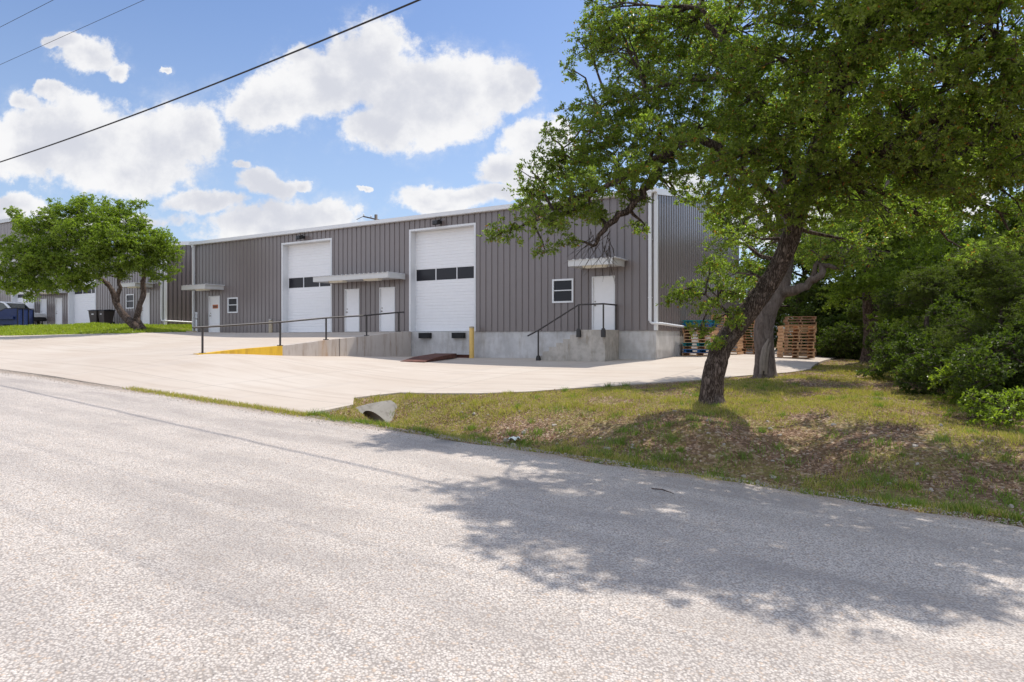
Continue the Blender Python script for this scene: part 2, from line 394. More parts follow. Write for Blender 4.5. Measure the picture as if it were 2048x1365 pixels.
def Hroad(s, t): return np.clip(road_edge(t), -3.4, 2.2) + .02 * np.clip(np.asarray(s) - 15.5, 0, 4.5)
cp = [(0,0,-.80),(0,11.85,-.83),(0,5,-.82),(3.9,11.85,-.74),(3.9,9.07,-.87),(3.9,3.66,-.96),(3.9,.5,-.96),(0,-5,-.9),(7.44,11.85,-.64),(10.65,11.85,-.52),
      (11.5,2.7,-1.345),(11.5,-.4,-1.267),(8,-2.5,-1.15),(6.65,-3.5,-1.1),(4.1,-4.55,-1.05),(.4,-5.4,-1.0),(-9,-5,-.84),(-17,-4.4,-.80),(-26,-4.4,-.75),(-17,12,-.8)]
cp += [(15.5, t, float(road_edge(t))) for t in (-30, -20, -9.5, -4, 1.4, 4.7, 9, 14, 20, 28, 40, 55)]
def up(s, t, z): cp.append((s, t, z - float(Dst(s))))
for s_, t_ in ((0, 16), (0, 20), (0, 24), (0, 28.4)): up(s_, t_, .32)
for a in ((3, 16, .09), (3, 20, .10), (2.1, 27.4, .36), (5.2, 28.6, .25), (6.1, 37.7, .16), (7, 20, -.22), (6.5, 50, .3), (10, 30, -.12), (10.5, 40, 0.0)): up(*a)
Hbase = TPS(cp)
def Hcon(s, t): s = np.asarray(s, float); t = np.asarray(t, float); return Hbase(s, t) + np.where(t > 11.9, Dst(s), 0)
# outline of the concrete, in (s, t)
WAL = 11.95
APRON = [(-26, -5.1), (.4, -5.4), (2.4, -5.0), (4.1, -4.5), (6.65, -3.5), (8.2, -2.4), (9.8, -1.35), (10.9, -.7), (11.5, .3), (11.55, 1.4), (11.6, 2.6), (12.4, 2.75), (13.1, 2.75), (14.0, 1.9), (15.3, 1.75), (15.5, 2.2),
         (15.5, WAL), (0, WAL), (-1, WAL), (-26, WAL)]
DRIVE = [(15.5, WAL), (15.5, 62), (6.5, 62), (6.4, 50), (6.1, 37.7), (5.2, 28.9), (4.4, 27.6), (2.6, 27.3), (.6, 28.0), (-1, 28.3), (-1, WAL), (0, WAL)]
LOT_B = [(2.2, 33.2), (3.4, 45), (3.6, 66), (-6, 66), (-6, 33.2)]
def inside(poly, s, t):
    s = np.asarray(s); t = np.asarray(t); r = np.zeros(s.shape, bool); n = len(poly)
    for i in range(n):
        a, b = poly[i], poly[(i + 1) % n]
        if a[1] == b[1]: continue
        c = ((a[1] > t) != (b[1] > t)) & (s < (b[0] - a[0]) * (t - a[1]) / (b[1] - a[1]) + a[0]); r ^= c
    return r
def pdist(poly, s, t):
    s = np.asarray(s, float); t = np.asarray(t, float); d = np.full(s.shape, 1e9); n = len(poly)
    for i in range(n):
        a, b = poly[i], poly[(i + 1) % n]; ab = (b[0] - a[0], b[1] - a[1]); L = ab[0] ** 2 + ab[1] ** 2
        k = np.clip(((s - a[0]) * ab[0] + (t - a[1]) * ab[1]) / L, 0, 1)
        d = np.minimum(d, np.hypot(s - a[0] - k * ab[0], t - a[1] - k * ab[1]))
    return d
def wst(X, Y, z):
    s, t = to_st(X, Y); return (float(s), float(t), z)
gp = [wst(4.06, 13.8, -1.27), wst(7.1, 19.2, -1.08), wst(13.7, 26, -.92), wst(9.5, 15.8, -1.33), wst(8.3, 11.6, -1.45), wst(14, 17, -1.2), wst(22, 30, -.9), wst(20, 15, -1.3), wst(6, 12, -1.36), wst(3.2, 11.2, -1.42),
      (13.6, 1.5, -1.86), (14.0, -.5, -1.93), (14.3, -3, -2.02), (14.6, -6, -2.1), (14.8, -10, -2.22), (14.8, -16, -2.5),
      (12.6, -3.2, -1.55), (12.5, -6, -1.52), (12.7, -9, -1.6), (12.8, -13, -1.8), (12.5, .0, -1.56), (12.9, -1.6, -1.66), (13.5, 1.2, -1.92), (13.5, .5, -1.94), (13.95, 1.2, -1.9), (13.5, 2.0, -1.9), (13.1, 1.3, -1.84), (14.15, 1.3, -1.9), (14.5, .7, -1.86), (14.6, 1.5, -1.78), (14.2, .3, -1.93),
      (15.35, -20, -2.5), (15.35, -14, -2.22), (15.35, -9.5, -2.01), (15.35, -4, -1.76), (15.35, -1, -1.62), (15.35, 1.4, -1.5),
      (-10, -20, -.9), (-30, -10, -.7), (-30, -30, -.7), (5, -25, -1.5)]
for i in range(len(APRON) - 5):
    a, b = APRON[i], APRON[i + 1]
    for k in (0, .5): s_, t_ = a[0] + (b[0] - a[0]) * k, a[1] + (b[1] - a[1]) * k; gp.append((s_, t_, float(Hcon(s_, t_)) - .035))
HgR = TPS(gp)
lp = []
for i in range(1, 10):
    a, b = DRIVE[i], DRIVE[(i + 1)]
    for k in (0, .5): s_, t_ = a[0] + (b[0] - a[0]) * k, a[1] + (b[1] - a[1]) * k; lp.append((s_, t_, float(Hcon(s_, t_)) - .035))
lp += [(3.1, 28.9, .5), (3.2, 31, .55), (2.4, 33.4, .80), (3.5, 45, .80), (3.7, 62, .8), (-3, 29.4, .42), (-3, 33, .86), (-14, 31, .6), (-14, 60, .9), (.5, 30.5, .5), (-.5, 28.9, .36), (-40, 30, .3), (-40, 60, .8), (5, 33.5, .38), (5, 42, .4)]
HgL = TPS(lp)
def vnoise(x, y, sc_, seed):
    rs = np.random.RandomState(seed); G = rs.rand(128, 128); x = np.asarray(x) / sc_ + 500.3; y = np.asarray(y) / sc_ + 500.7
    xi = np.floor(x).astype(int); yi = np.floor(y).astype(int); fx = x - xi; fy = y - yi; fx = fx * fx * (3 - 2 * fx); fy = fy * fy * (3 - 2 * fy)
    g = lambda a, b: G[a % 128, b % 128]
    return (g(xi, yi) * (1 - fx) + g(xi + 1, yi) * fx) * (1 - fy) + (g(xi, yi + 1) * (1 - fx) + g(xi + 1, yi + 1) * fx) * fy
def Hground(X, Y):
    X = np.asarray(X, float); Y = np.asarray(Y, float); s, t = to_st(X, Y)
    k = np.clip((t - 12) / 10, 0, 1); z = HgR(s, t) * (1 - k) + HgL(s, t) * k
    z = np.where(s > 15.5, Hroad(s, t) - .03, z); z = np.where(s > 26, Hroad(26, t) - .03 + .02 * (s - 26), z)
    far = np.clip((np.hypot(X - 0, Y - 20) - 55) / 40, 0, 1); z = np.clip(z, -2.8, 1.3) * (1 - far) + (-.4) * far
    off = np.minimum(np.minimum(pdist(APRON, s, t), pdist(DRIVE, s, t)), np.abs(s - 15.5))
    z = z + (vnoise(X, Y, .55, 3) - .5) * .07 * np.clip(off / .5, 0, 1) + (vnoise(X, Y, 1.7, 4) - .5) * .12 * np.clip((off - .2) / 1.2, 0, 1)
    return z
def occupied(s, t): return inside(APRON, s, t) | inside(DRIVE, s, t) | inside(LOT_B, s, t)
def axis(lo, hi, step, far):
    a = list(np.arange(lo, hi + 1e-6, step)); d = step; x = hi
    while x < far: d *= 1.22; x += d; a.append(x)
    d = step; x = lo; pre = []
    while x > -far: d *= 1.22; x -= d; pre.append(x)
    return np.array(pre[::-1] + a)
gx = axis(-8, 16, .2, 900); gy = axis(4, 27, .2, 900)
GX, GY = np.meshgrid(gx, gy); GS, GT = to_st(GX, GY); GZ = Hground(GX, GY)
con_in = (occupied(GS, GT) & (np.minimum(np.minimum(pdist(APRON, GS, GT), pdist(DRIVE, GS, GT)), pdist(LOT_B, GS, GT)) > .3))
hc = np.minimum(Hbase(GS, GT), Hcon(GS, GT)); near = np.hypot(GX, GY - 20) < 80
GZ = np.where(con_in & near, np.where(inside(LOT_B, GS, GT), .4, hc - .35), GZ)
GZ = np.where(occupied(GS, GT) & near & ~inside(LOT_B, GS, GT), np.minimum(GZ, hc - .03), GZ)
edge_in = (GS > 15.2) & (GS < 15.75) & (GT > 1.9) & near
GZ = np.where(edge_in, np.minimum(GZ, Hroad(GS, GT) - .05), GZ)
GZ = np.where(inside([(-14, -.3), (0.3, -.3), (.3, 28.7), (-14, 28.7)], GS, GT), -1.6, GZ)
GZ = np.where((GS > 16.2) & (GS < 25.6) & near, Hroad(GS, GT) - .3, GZ)
nx, ny = len(gx), len(gy); ii = np.arange(nx * ny).reshape(ny, nx)
F = np.stack([ii[:-1, :-1].ravel(), ii[:-1, 1:].ravel(), ii[1:, 1:].ravel(), ii[1:, :-1].ravel()], 1)
g = npmesh('ground', M['soil'], np.stack([GX.ravel(), GY.ravel(), GZ.ravel()], 1), F, smooth=True); tag(g, kind='structure')
# ------------------------------------------------------------------ concrete sheets
def sheet(name, polys, hf, m, thick=.14, step=.6):
    mb = MB()
    for poly in polys:
        pts = []; edges = []; ring = []
        n = len(poly)
        for i in range(n):
            a, b = poly[i], poly[(i + 1) % n]; L = math.hypot(b[0] - a[0], b[1] - a[1]); k = max(1, int(L / step))
            for j in range(k): pts.append((a[0] + (b[0] - a[0]) * j / k, a[1] + (b[1] - a[1]) * j / k))
        nb = len(pts); edges = [(i, (i + 1) % nb) for i in range(nb)]
        P = np.array(poly); S, T = np.meshgrid(np.arange(P[:, 0].min(), P[:, 0].max(), step), np.arange(P[:, 1].min() + .17, P[:, 1].max(), step))
        S = S.ravel(); T = T.ravel(); ok = inside(poly, S, T) & (pdist(poly, S, T) > step * .45)
        pts += list(zip(S[ok], T[ok]))
        r = geometry.delaunay_2d_cdt([Vector(p) for p in pts], edges, [], 1, 1e-5)
        v2 = np.array([tuple(v) for v in r[0]]); z = hf(v2[:, 0], v2[:, 1], poly)
        V = [AW(-t, -s, zz) for (s, t), zz in zip(v2, z)]
        fs = []
        for fc in r[2]:
            a, b, c = (Vector(V[i]) for i in fc[:3])
            fs.append(tuple(fc) if (b - a).cross(c - a).z > 0 else tuple(reversed(fc)))
        mb.add(V, fs, True)
        ring = [(AW(-pts[i][1], -pts[i][0], 0)[:2], hf(np.array([pts[i][0]]), np.array([pts[i][1]]), poly)[0]) for i in range(nb)]
        VV = [(x, y, z) for (x, y), z in ring] + [(x, y, z - thick) for (x, y), z in ring]
        mb.add(VV, [(i, i + nb, (i + 1) % nb + nb, (i + 1) % nb) for i in range(nb)])
    return tag(mb.build(name, m), kind='structure')
sheet('parking_lot', [APRON, DRIVE], lambda s, t, p: Hbase(s, t) + (Dst(s) if p is DRIVE else 0), M['driveway_concrete'])
sheet('upper_parking_lot', [LOT_B], lambda s, t, p: np.full(s.shape, .885) - .02 * np.clip(s, 0, 9), M['driveway_concrete'], .2, 2)
# road
rs_ = np.random.RandomState(5); tt = np.concatenate([np.arange(-70, -16, 1.5), np.arange(-16, 24, .12), np.arange(24, 110, 1.5)])
ss = np.concatenate([[0], np.arange(.4, 10.6, .5)])
RV = []
for t_ in tt:
    wob = (vnoise(t_, 1.0, .9, 8) - .5) * .34 + (vnoise(t_, 2.0, .25, 9) - .5) * .14
    if t_ > 2: wob = wob * .35
    wob += .26 * min(1, max(0, (2 - t_) / 3))
    for j, d in enumerate(ss):
        s_ = 15.5 + (wob + .06 if j == 0 else d); z = float(Hroad(s_, t_)) - (.005 if j == 0 else 0) + .012 * (vnoise(s_, t_, .8, 2) - .5) * (j > 0)
        RV.append(AW(-t_, -s_, z + .004))
n1_, n2_ = len(tt), len(ss); ii = np.arange(n1_ * n2_).reshape(n1_, n2_)
F = np.stack([ii[:-1, :-1].ravel(), ii[:-1, 1:].ravel(), ii[1:, 1:].ravel(), ii[1:, :-1].ravel()], 1)[:, ::-1]
tag(npmesh('road', M['chip_seal'], RV, F, smooth=True), kind='structure')
# ------------------------------------------------------------------ metal building kit
def ribbed(mb, x0, x1, zb, zt, y=0.0, along='x', flip=False):
    """ribbed sheet in plane y (outside toward -y), or for along='y' in plane x (outside toward +x); zb/zt functions or numbers"""
    pitch = .305; pts = []; k0 = math.floor(x0 / pitch); x = k0 * pitch
    prof = [(0, 0), (.225, 0), (.243, .034), (.285, .034)] if along == 'x' else [(0, 0), (.19, 0), (.205, .048), (.28, .048)]
    while x < x1 + pitch:
        for dx, d in prof: pts.append((x + dx, d))
        x += pitch
    def interp(xx):
        for i in range(len(pts) - 1):
            if pts[i][0] <= xx <= pts[i + 1][0]:
                a, b = pts[i], pts[i + 1]; return a[1] + (b[1] - a[1]) * (xx - a[0]) / max(1e-9, b[0] - a[0])
        return 0
    row = [(x0, interp(x0))] + [p for p in pts if x0 < p[0] < x1] + [(x1, interp(x1))]
    fb = zb if callable(zb) else (lambda a: zb); ft = zt if callable(zt) else (lambda a: zt); V = []
    for a, d in row:
        for z in (fb(a), ft(a)):
            V.append((a, y + d, z) if along == 'x' else (y - d, a, z))
    F = [(2 * i, 2 * i + 2, 2 * i + 3, 2 * i + 1) for i in range(len(row) - 1)]
    if flip: F = [tuple(reversed(q)) for q in F]
    mb.add(V, F)
EAVE = 5.18; LEN = 28.45; DEP = 13.4; RISE = .96
def building(name, label, C, zs, dock):
    B = thing(name, label, 'warehouse', (C[0], C[1], zs), ROT)
    ops = [(-2.65, -1.67, 0, 2.12, 'door'), (-4.42, -3.46, 1.12, 2.09, 'win'), (-11.86, -8.29, 0, 4.66, 'roll'), (-13.79, -12.83, 0, 2.12, 'door'),
           (-16.08, -15.1, 0, 2.12, 'door'), (-20.6, -17.06, 0, 4.66, 'roll'), (-25.18, -24.3, 1.11, 1.98, 'win'), (-26.9, -25.89, 0, 2.12, 'door')]
    mb = MB(); x = -LEN
    for x0, x1, z0, z1, k in sorted(ops):
        ribbed(mb, x, x0, -.03, EAVE); ribbed(mb, x0, x1, z1, EAVE)
        if z0 > 0: ribbed(mb, x0, x1, -.03, z0)
        x = x1
    ribbed(mb, x, 0, -.03, EAVE)
    rake = lambda y: EAVE + .04 + RISE * (1 - abs(y - DEP / 2) / (DEP / 2))
    for a in (0, DEP / 2): ribbed(mb, a, a + DEP / 2, -.03, rake, y=.0, along='y')
    for a in (0, DEP / 2): ribbed(mb, a, a + DEP / 2, -.03, rake, y=-LEN - .0, along='y', flip=True)
    mb.add([(-LEN, DEP, -.03), (0, DEP, -.03), (0, DEP, EAVE), (-LEN, DEP, EAVE)], [(0, 3, 2, 1)])
    mb.build('wall', M['siding'], B)
    mb = MB(); mb.box(-LEN + .02, -.03, .05, DEP - .05, -1.7 if dock else -.9, -.008)
    fo = mb.build('foundation', M['concrete_wall'], B)
    # roof with standing ribs, ridge parallel to the facade
    mb = MB()
    for sgn in (0, 1):
        V = []; n = int(LEN / .305)
        for i in range(n + 1):
            for dx, h in ((0, 0), (.23, 0), (.25, .04), (.28, .04)):
                xx = -LEN - .02 + min(i * .305 + dx, LEN + .04)
                y0, y1 = (-.05, DEP / 2) if sgn == 0 else (DEP + .05, DEP / 2)
                V += [(xx, y0, EAVE + .06 + h), (xx, y1, EAVE + .08 + RISE + h)]
        k = len(V) // 2
        mb.add(V, [(2 * i, 2 * i + 1, 2 * i + 3, 2 * i + 2)[::1 if sgn else -1] for i in range(k - 1)])
    mb.build('roof', M['roof_metal'], B)
    for xs in (.0, -LEN):
        mb = MB()
        for a, b in ((0, DEP / 2), (DEP / 2, DEP)):
            s0 = .012 if xs == 0 else -.05
            za, zb_ = rake(a), rake(b); V = []
            for y_, z_ in ((a - (.06 if a == 0 else 0), za), (b + (.06 if b == DEP else 0), zb_)):
                V += [(xs + s0, y_, z_ - .14), (xs + s0 + .04, y_, z_ - .14), (xs + s0 + .04, y_, z_ + .10), (xs + s0, y_, z_ + .10)]
            mb.add(V, [(0, 4, 5, 1), (1, 5, 6, 2), (2, 6, 7, 3), (3, 7, 4, 0), (0, 1, 2, 3), (4, 7, 6, 5)])
        mb.build('rake_trim', M['white_metal'], B)
    mb = MB(); mb.prism([(-.19, EAVE + .0), (-.19, EAVE + .17), (-.175, EAVE + .17), (-.165, EAVE + .03), (.0 - .002, EAVE + .03), (-.002, EAVE - .02), (-.16, EAVE - .02)], -LEN - .06, .06, 'x')
    mb.build('gutter', M['white_metal'], B)
    for xs in (0, -LEN):
        mb = MB(); sg = 1 if xs == 0 else -1
        a = (xs - .10 * sg, xs + .02 * sg)
        mb.box(min(a), max(a), -.012, .02, -.02, EAVE - .03)
        b_ = (xs + .004 * sg, xs + .022 * sg); mb.box(min(b_), max(b_), .022, .13, -.02, EAVE + .0)
        mb.build('corner_trim', M['white_metal'], B)
        # downspout with outlet head and drain pipe
        dx = xs - .22 * sg; mb = MB(); mb.box(dx - .055, dx + .055, -.13, -.02, .34, EAVE - .12)
        mb.prism([(dx - .09, EAVE + .0), (dx + .09, EAVE + .0), (dx + .055, EAVE - .16), (dx - .055, EAVE - .16)], -.17, -.015, 'y')
        for zz in (1.2, 3.4): mb.box(dx - .07, dx + .07, -.135, -.0, zz, zz + .03)
        d = mb.build('downspout', M['white_metal'], B)
        if xs == 0:
            pts = [(dx, -.075, .42), (dx, -.075, .30)] + [(dx + .1 * math.sin(a) * .9, -.075, .30 - .0 - .1 * (1 - math.cos(a))) for a in ()]
            path = [(dx, -.08, .40), (dx + .02, -.08, .30), (dx + .08, -.08, .245), (dx + .3, -.08, .235), (.16, -.07, .232), (.16, .2, .23), (.16, 4.6, .10)]
            MB().tube(path, .05, 10).build('drain_pipe', M['white_pvc'], d)
    for x0, x1, z0, z1, k in ops:
        if k == 'door':
            mb = MB(); fw = .05
            mb.box(x0, x0 + fw, -.02, .10, 0, z1); mb.box(x1 - fw, x1, -.02, .10, 0, z1); mb.box(x0 + fw, x1 - fw, -.02, .10, z1 - fw, z1)
            fr = mb.build('door', M['white_metal'], B)
            MB().box(x0 + fw, x1 - fw, .03, .075, .012, z1 - fw).build('leaf', M['white_door'], fr)
            MB().box(x0 + fw, x1 - fw, -.01, .11, -.005, .012).build('threshold', M['steel_handle'], fr)
            mb = MB(); mb.lathe([(0, -.0), (.03, .0), (.03, -.02), (.012, -.025), (.012, -.05), (.03, -.055), (.03, -.08), (0, -.085)], (x0 + .13, .03, .98), 12, 'y')
            mb.build('handle', M['steel_handle'], fr); MB().box(x0 + .10, x0 + .16, .018, .03, 1.1, 1.16).build('deadbolt', M['steel_handle'], fr)
            if dock and x0 < -26:
                sg_ = MB().box(x0 + .32, x0 + .80, .018, .030, 1.40, 1.62).build('sign', M['orange_sign'], fr)
                m2 = MB()
                for q in range(5): m2.box(x0 + .37 + q * .08, x0 + .42 + q * .08, .012, .018, 1.45, 1.56)
                m2.build('lettering', M['black_metal'], fr)
        elif k == 'win':
            mb = MB(); fw = .07
            mb.box(x0, x0 + fw, -.03, .06, z0, z1); mb.box(x1 - fw, x1, -.03, .06, z0, z1)
            mb.box(x0 + fw, x1 - fw, -.03, .06, z1 - fw, z1); mb.box(x0 + fw, x1 - fw, -.03, .06, z0, z0 + fw)
            zm = (z0 + z1) / 2 + .02; mb.box(x0 + fw, x1 - fw, -.015, .05, zm - .02, zm + .02)
            fr = mb.build('window', M['white_metal'], B)
            MB().box(x0 + fw, x1 - fw, .02, .03, z0 + fw, z1 - fw).build('pane', M['dark_glass'], fr)
        else:
            mb = MB(); R_ = .35; tw = .09
            mb.box(x0 - tw, x0, -.03, .02, -.02, z1 + tw); mb.box(x1, x1 + tw, -.03, .02, -.02, z1 + tw); mb.box(x0, x1, -.03, .02, z1, z1 + tw)
            mb.box(x0 - .02, x0, .02, R_ + .06, -.02, z1); mb.box(x1, x1 + .02, .02, R_ + .06, -.02, z1); mb.box(x0 - .02, x1 + .02, .02, R_ + .06, z1, z1 + .02)
            fr = mb.build('roll_up_door', M['white_metal'], B)
            mb = MB(); secs = [(0, .60), (.60, 1.19), (1.19, 1.78), (1.78, 2.34), (2.34, 2.92), (2.92, 3.50), (3.50, 4.08), (4.08, 4.66)]
            for za, zb_ in secs:
                if abs(za - 2.34) < .01:
                    for xx in (x0, x0 + (x1 - x0) / 3 - .02, x0 + 2 * (x1 - x0) / 3 - .02, x1 - .04): mb.box(xx, xx + .04, R_ - .005, R_ + .04, za, zb_)
                    mb.box(x0 + .04, x1 - .04, R_, R_ + .04, za, za + .025); mb.box(x0 + .04, x1 - .04, R_, R_ + .04, zb_ - .025, zb_)
                    continue
                pts = [(R_, za + .008), (R_ + .02, za)]; nr = 4
                prof = [(R_ + .02, za)]
                for q in range(nr):
                    h0 = za + (zb_ - za) * q / nr; hh = (zb_ - za) / nr
                    prof += [(R_, h0 + .012), (R_, h0 + hh - .022), (R_ + .014, h0 + hh - .018), (R_ + .014, h0 + hh - .004)]
                prof += [(R_ + .02, zb_), (R_ + .05, zb_), (R_ + .05, za)]
                mb.prism(prof, x0, x1, 'x')
            pn = mb.build('door_panel', M['white_door'], fr)
            w3 = (x1 - x0) / 3
            for q in range(3): MB().box(x0 + q * w3 + .03, x0 + (q + 1) * w3 - .03, R_ + .015, R_ + .025, 2.36, 2.90).build('window_pane', M['dark_glass'], fr)
    for x0, x1, lights in ((-3.11, -1.28, (-2.15,)), (-17.03, -12.2, (-15.75, -13.5)), (-27.69, -25.53, (-26.3,))):
        mb = MB(); z0, z1, dp = 2.44, 2.68, -1.2
        mb.box(x0, x1, dp, dp + .04, z0, z1); mb.box(x0, x0 + .04, dp + .04, -.002, z0, z1); mb.box(x1 - .04, x1, dp + .04, -.002, z0, z1)
        mb.box(x0 + .04, x1 - .04, dp + .04, -.002, z0 + .03, z0 + .05)
        x = x0 - .01
        while x < x1 - .1:
            mb.prism([(x, z1 + .002), (x + .2, z1 + .002), (x + .22, z1 + .03), (x + .26, z1 + .03), (x + .28, z1 + .002), (x + .28, z1 - .006), (x, z1 - .006)], dp - .03, -.002, 'y'); x += .285
        cn = mb.build('canopy', M['canopy_metal'], B)
        for lx in lights:
            MB().prism([(lx - .5, z0 + .028), (lx + .5, z0 + .028), (lx + .42, z0 - .06), (lx - .42, z0 - .06)], -.95, -.65, 'y').build('light_fixture', M['fixture'], cn)
    for fx in (-19.0, -10.15):
        mb = MB(); mb.box(fx - .09, fx + .09, -.06, 0, 4.86, 5.0); mb.tube([(fx, -.05, 4.93), (fx, -.2, 4.95)], .02, 6)
        mb.prism([(-.16, 5.04), (-.42, 4.96), (-.44, 4.80), (-.40, 4.76), (-.16, 4.84)], fx - .13, fx + .13, 'x')
        mb.build('floodlight', M['black_metal'], B, bevel=.02)
    if dock:
        for x0, x1 in ((-11.32, -10.68), (-9.44, -8.79)):
            mb = MB(); mb.box(x0, x1, -.12, .05, -.32, -.07)
            for q in (x0 + .08, x1 - .11): mb.box(q, q + .03, -.13, -.12, -.3, -.09)
            mb.build('dock_bumper', M['rubber'], B, bevel=.01)
    return B
building('warehouse', 'near grey ribbed metal warehouse with truck dock and concrete stairs at its right end', (CX, CY), .33, True)
building('warehouse', 'grey metal warehouse at far left standing behind the leafy two-stemmed tree', (-22.37, 44.0), .90, False)
# taller hall behind the left one
C3 = (-47.6, 66.0); T3 = thing('tall_hall', 'tall grey metal hall rising at the left picture edge behind the tree top', 'hall', (C3[0], C3[1], 1.0), ROT)
mb = MB(); ribbed(mb, -40, 0, -.5, lambda x: 10.6 - .012 * (x + 0)); ribbed(mb, 0, 8, -.5, 10.5, y=0, along='y'); mb.build('wall', M['siding'], T3)
mb = MB(); mb.prism([(-40, 10.9), (0.1, 10.4), (.1, 10.75), (-40, 11.3)], -.15, 8, 'y'); mb.build('roof', M['roof_metal'], T3)
# ------------------------------------------------------------------ dock things in the site frame
def site_thing(name, label, cat, base, group=None):
    return thing(name, label, cat, AW(*base), ROT, group)
# retaining wall of the truck ramp
b0 = (-WAL - .1, 0, 0)
rw = site_thing('retaining_wall', 'stained concrete retaining wall sloping down beside the truck dock with yellow painted tip', 'retaining wall', b0)
def wall_part(s0, s1, name, m):
    mb = MB(); n = max(2, int((s1 - s0) / .4)); V = []; x0, x1 = -WAL - .17, -WAL + .09
    for i in range(n + 1):
        s_ = s0 + (s1 - s0) * i / n; zt = float(np.interp(s_, RS, RZ)) + .018; zt = min(zt, float(Hcon(s_, WAL + .1)) + .06) if s_ > 2 else zt
        zt = max(zt, float(Hcon(s_, WAL + .05)) + .012)
        for x in (x0, x1): V += [(x, -s_, -1.5), (x, -s_, zt)]
    F = []
    for i in range(n):
        a = 4 * i; F += [(a, a + 1, a + 5, a + 4), (a + 2, a + 6, a + 7, a + 3), (a + 1, a + 3, a + 7, a + 5)]
    F += [(0, 2, 3, 1), (4 * n, 4 * n + 1, 4 * n + 3, 4 * n + 2)]
    mb.add(V, F); return mb.build(name, m, rw, b0)
wall_part(-.02, 7.44, 'wall', M['ramp_wall_concrete']); wall_part(7.44, 10.9, 'painted_tip', M['yellow_paint'])
# ramp handrail
hr = site_thing('ramp_handrail', 'long dark steel handrail on posts running down the truck ramp', 'handrail', (-WAL, -5, 0)); hb = (-WAL, -5, 0)
top = []
for s_ in (.72, 2.82, 5.15, 7.44, 10.65):
    z = float(np.interp(s_, RS, RZ)); mb = MB()
    mb.tube([(-WAL - .04, -s_, z), (-WAL - .04, -s_, z + .9)], .036, 8); mb.box(-WAL - .12, -WAL + .04, -s_ - .08, -s_ + .08, z + .01, z + .045)
    mb.build('post', M['rail_paint'], hr, hb); top.append((-WAL - .04, -s_, z + .9))
top = [(-WAL - .04, -.35, top[0][2] + .02)] + top + [(-WAL - .04, -11.0, top[-1][2] - .02)]
MB().tube(top, .033, 8).build('top_rail', M['rail_paint'], hr, hb)
# stairs
sb = (-2.9, -.65, -.85)
stp = site_thing('concrete_stairs', 'grey concrete stairs with solid side climbing to the right dock door', 'stairs', sb)
prof = [(-1.53, -1.3), (-1.53, .33), (-2.68, .33), (-2.68, .14), (-2.98, .14), (-2.98, -.02), (-3.28, -.02), (-3.28, -.17), (-3.58, -.17), (-3.58, -.33), (-3.89, -.33), (-3.89, -.5), (-4.18, -.5), (-4.18, -.68), (-4.45, -.68), (-4.45, -1.3)]
MB().prism(prof, -1.3, .045, 'y').build('steps', M['stair_concrete'], stp, sb, bevel=.012)
# stair handrail
hb = (-2.9, -1.3, -.85); sh = site_thing('stair_handrail', 'dark steel handrail bolted to the side of the concrete stairs', 'handrail', hb)
for x, z0, z1 in ((-1.57, .05, 1.28), (-2.58, .05, 1.28), (-4.33, -1.0, .30)):
    p = MB().tube([(x, -1.36, z0 + .1), (x, -1.36, z1)], .033, 8).build('post', M['rail_paint'], sh, hb)
    m2 = MB(); m2.prism([(x - .075, z0), (x + .075, z0), (x + .075, z0 + .24), (x + .035, z0 + .33), (x - .035, z0 + .33), (x - .075, z0 + .24)], -1.42, -1.302, 'y'); m2.build('base_bracket', M['black_metal'], p, hb)
p = MB().tube([(-1.6, -.1, .34), (-1.6, -.1, 1.29)], .033, 8).build('post', M['rail_paint'], sh, hb)
MB().tube([(-4.81, -1.36, .10), (-4.33, -1.36, .32), (-2.58, -1.36, 1.28), (-1.57, -1.36, 1.29), (-1.6, -.04, 1.30)], .03, 8).build('top_rail', M['rail_paint'], sh, hb)
# bollards
def bollard(x, y, z0, z1, r, m, label, cap=True):
    b = (x, y, z0); o = site_thing('bollard', label, 'bollard', b)
    MB().lathe([(r, z0 - .1), (r, z1 - .02), (r * .85, z1), (0, z1)], (x, y, 0), 20).build('post', m, o, b)
    MB().lathe([(r * 1.06, z1 - .05), (r * 1.06, z1 + .015), (0, z1 + .03)], (x, y, 0), 20).build('cap', M['bollard_faded'] if cap else M['steel_handle'], o, b)
bollard(-8.14, -.42, -.85, .50, .105, M['bollard_yellow'], 'yellow steel bollard standing at the right side of the truck dock door')
bollard(-21.15, -.35, .30, 1.02, .10, M['bollard_faded'], 'faded tan bollard with rusty top left of the left roll up door', False)
b = (-27.55, -.35, .3); o = site_thing('vent_pipe', 'white plastic standpipe beside the left end door', 'pipe', b)
MB().lathe([(.055, .2), (.055, 1.45), (.0, 1.46)], (b[0], b[1], 0), 14).build('pipe', M['white_pvc'], o, b)
MB().lathe([(.07, 1.10), (.07, 1.17), (.055, 1.18)], (b[0], b[1], 0), 14).build('coupling', M['steel_handle'], o, b)
MB().lathe([(.068, 1.44), (.068, 1.53), (0, 1.54)], (b[0], b[1], 0), 14).build('cap', M['white_pvc'], o, b)
b = (-27.2, -.9, .26); o = site_thing('concrete_block', 'small tan concrete block beside the white standpipe', 'block', b); MB().box(-27.5, -26.9, -1.05, -.75, .15, .44).build('block', M['bollard_faded'], o, b, bevel=.02)
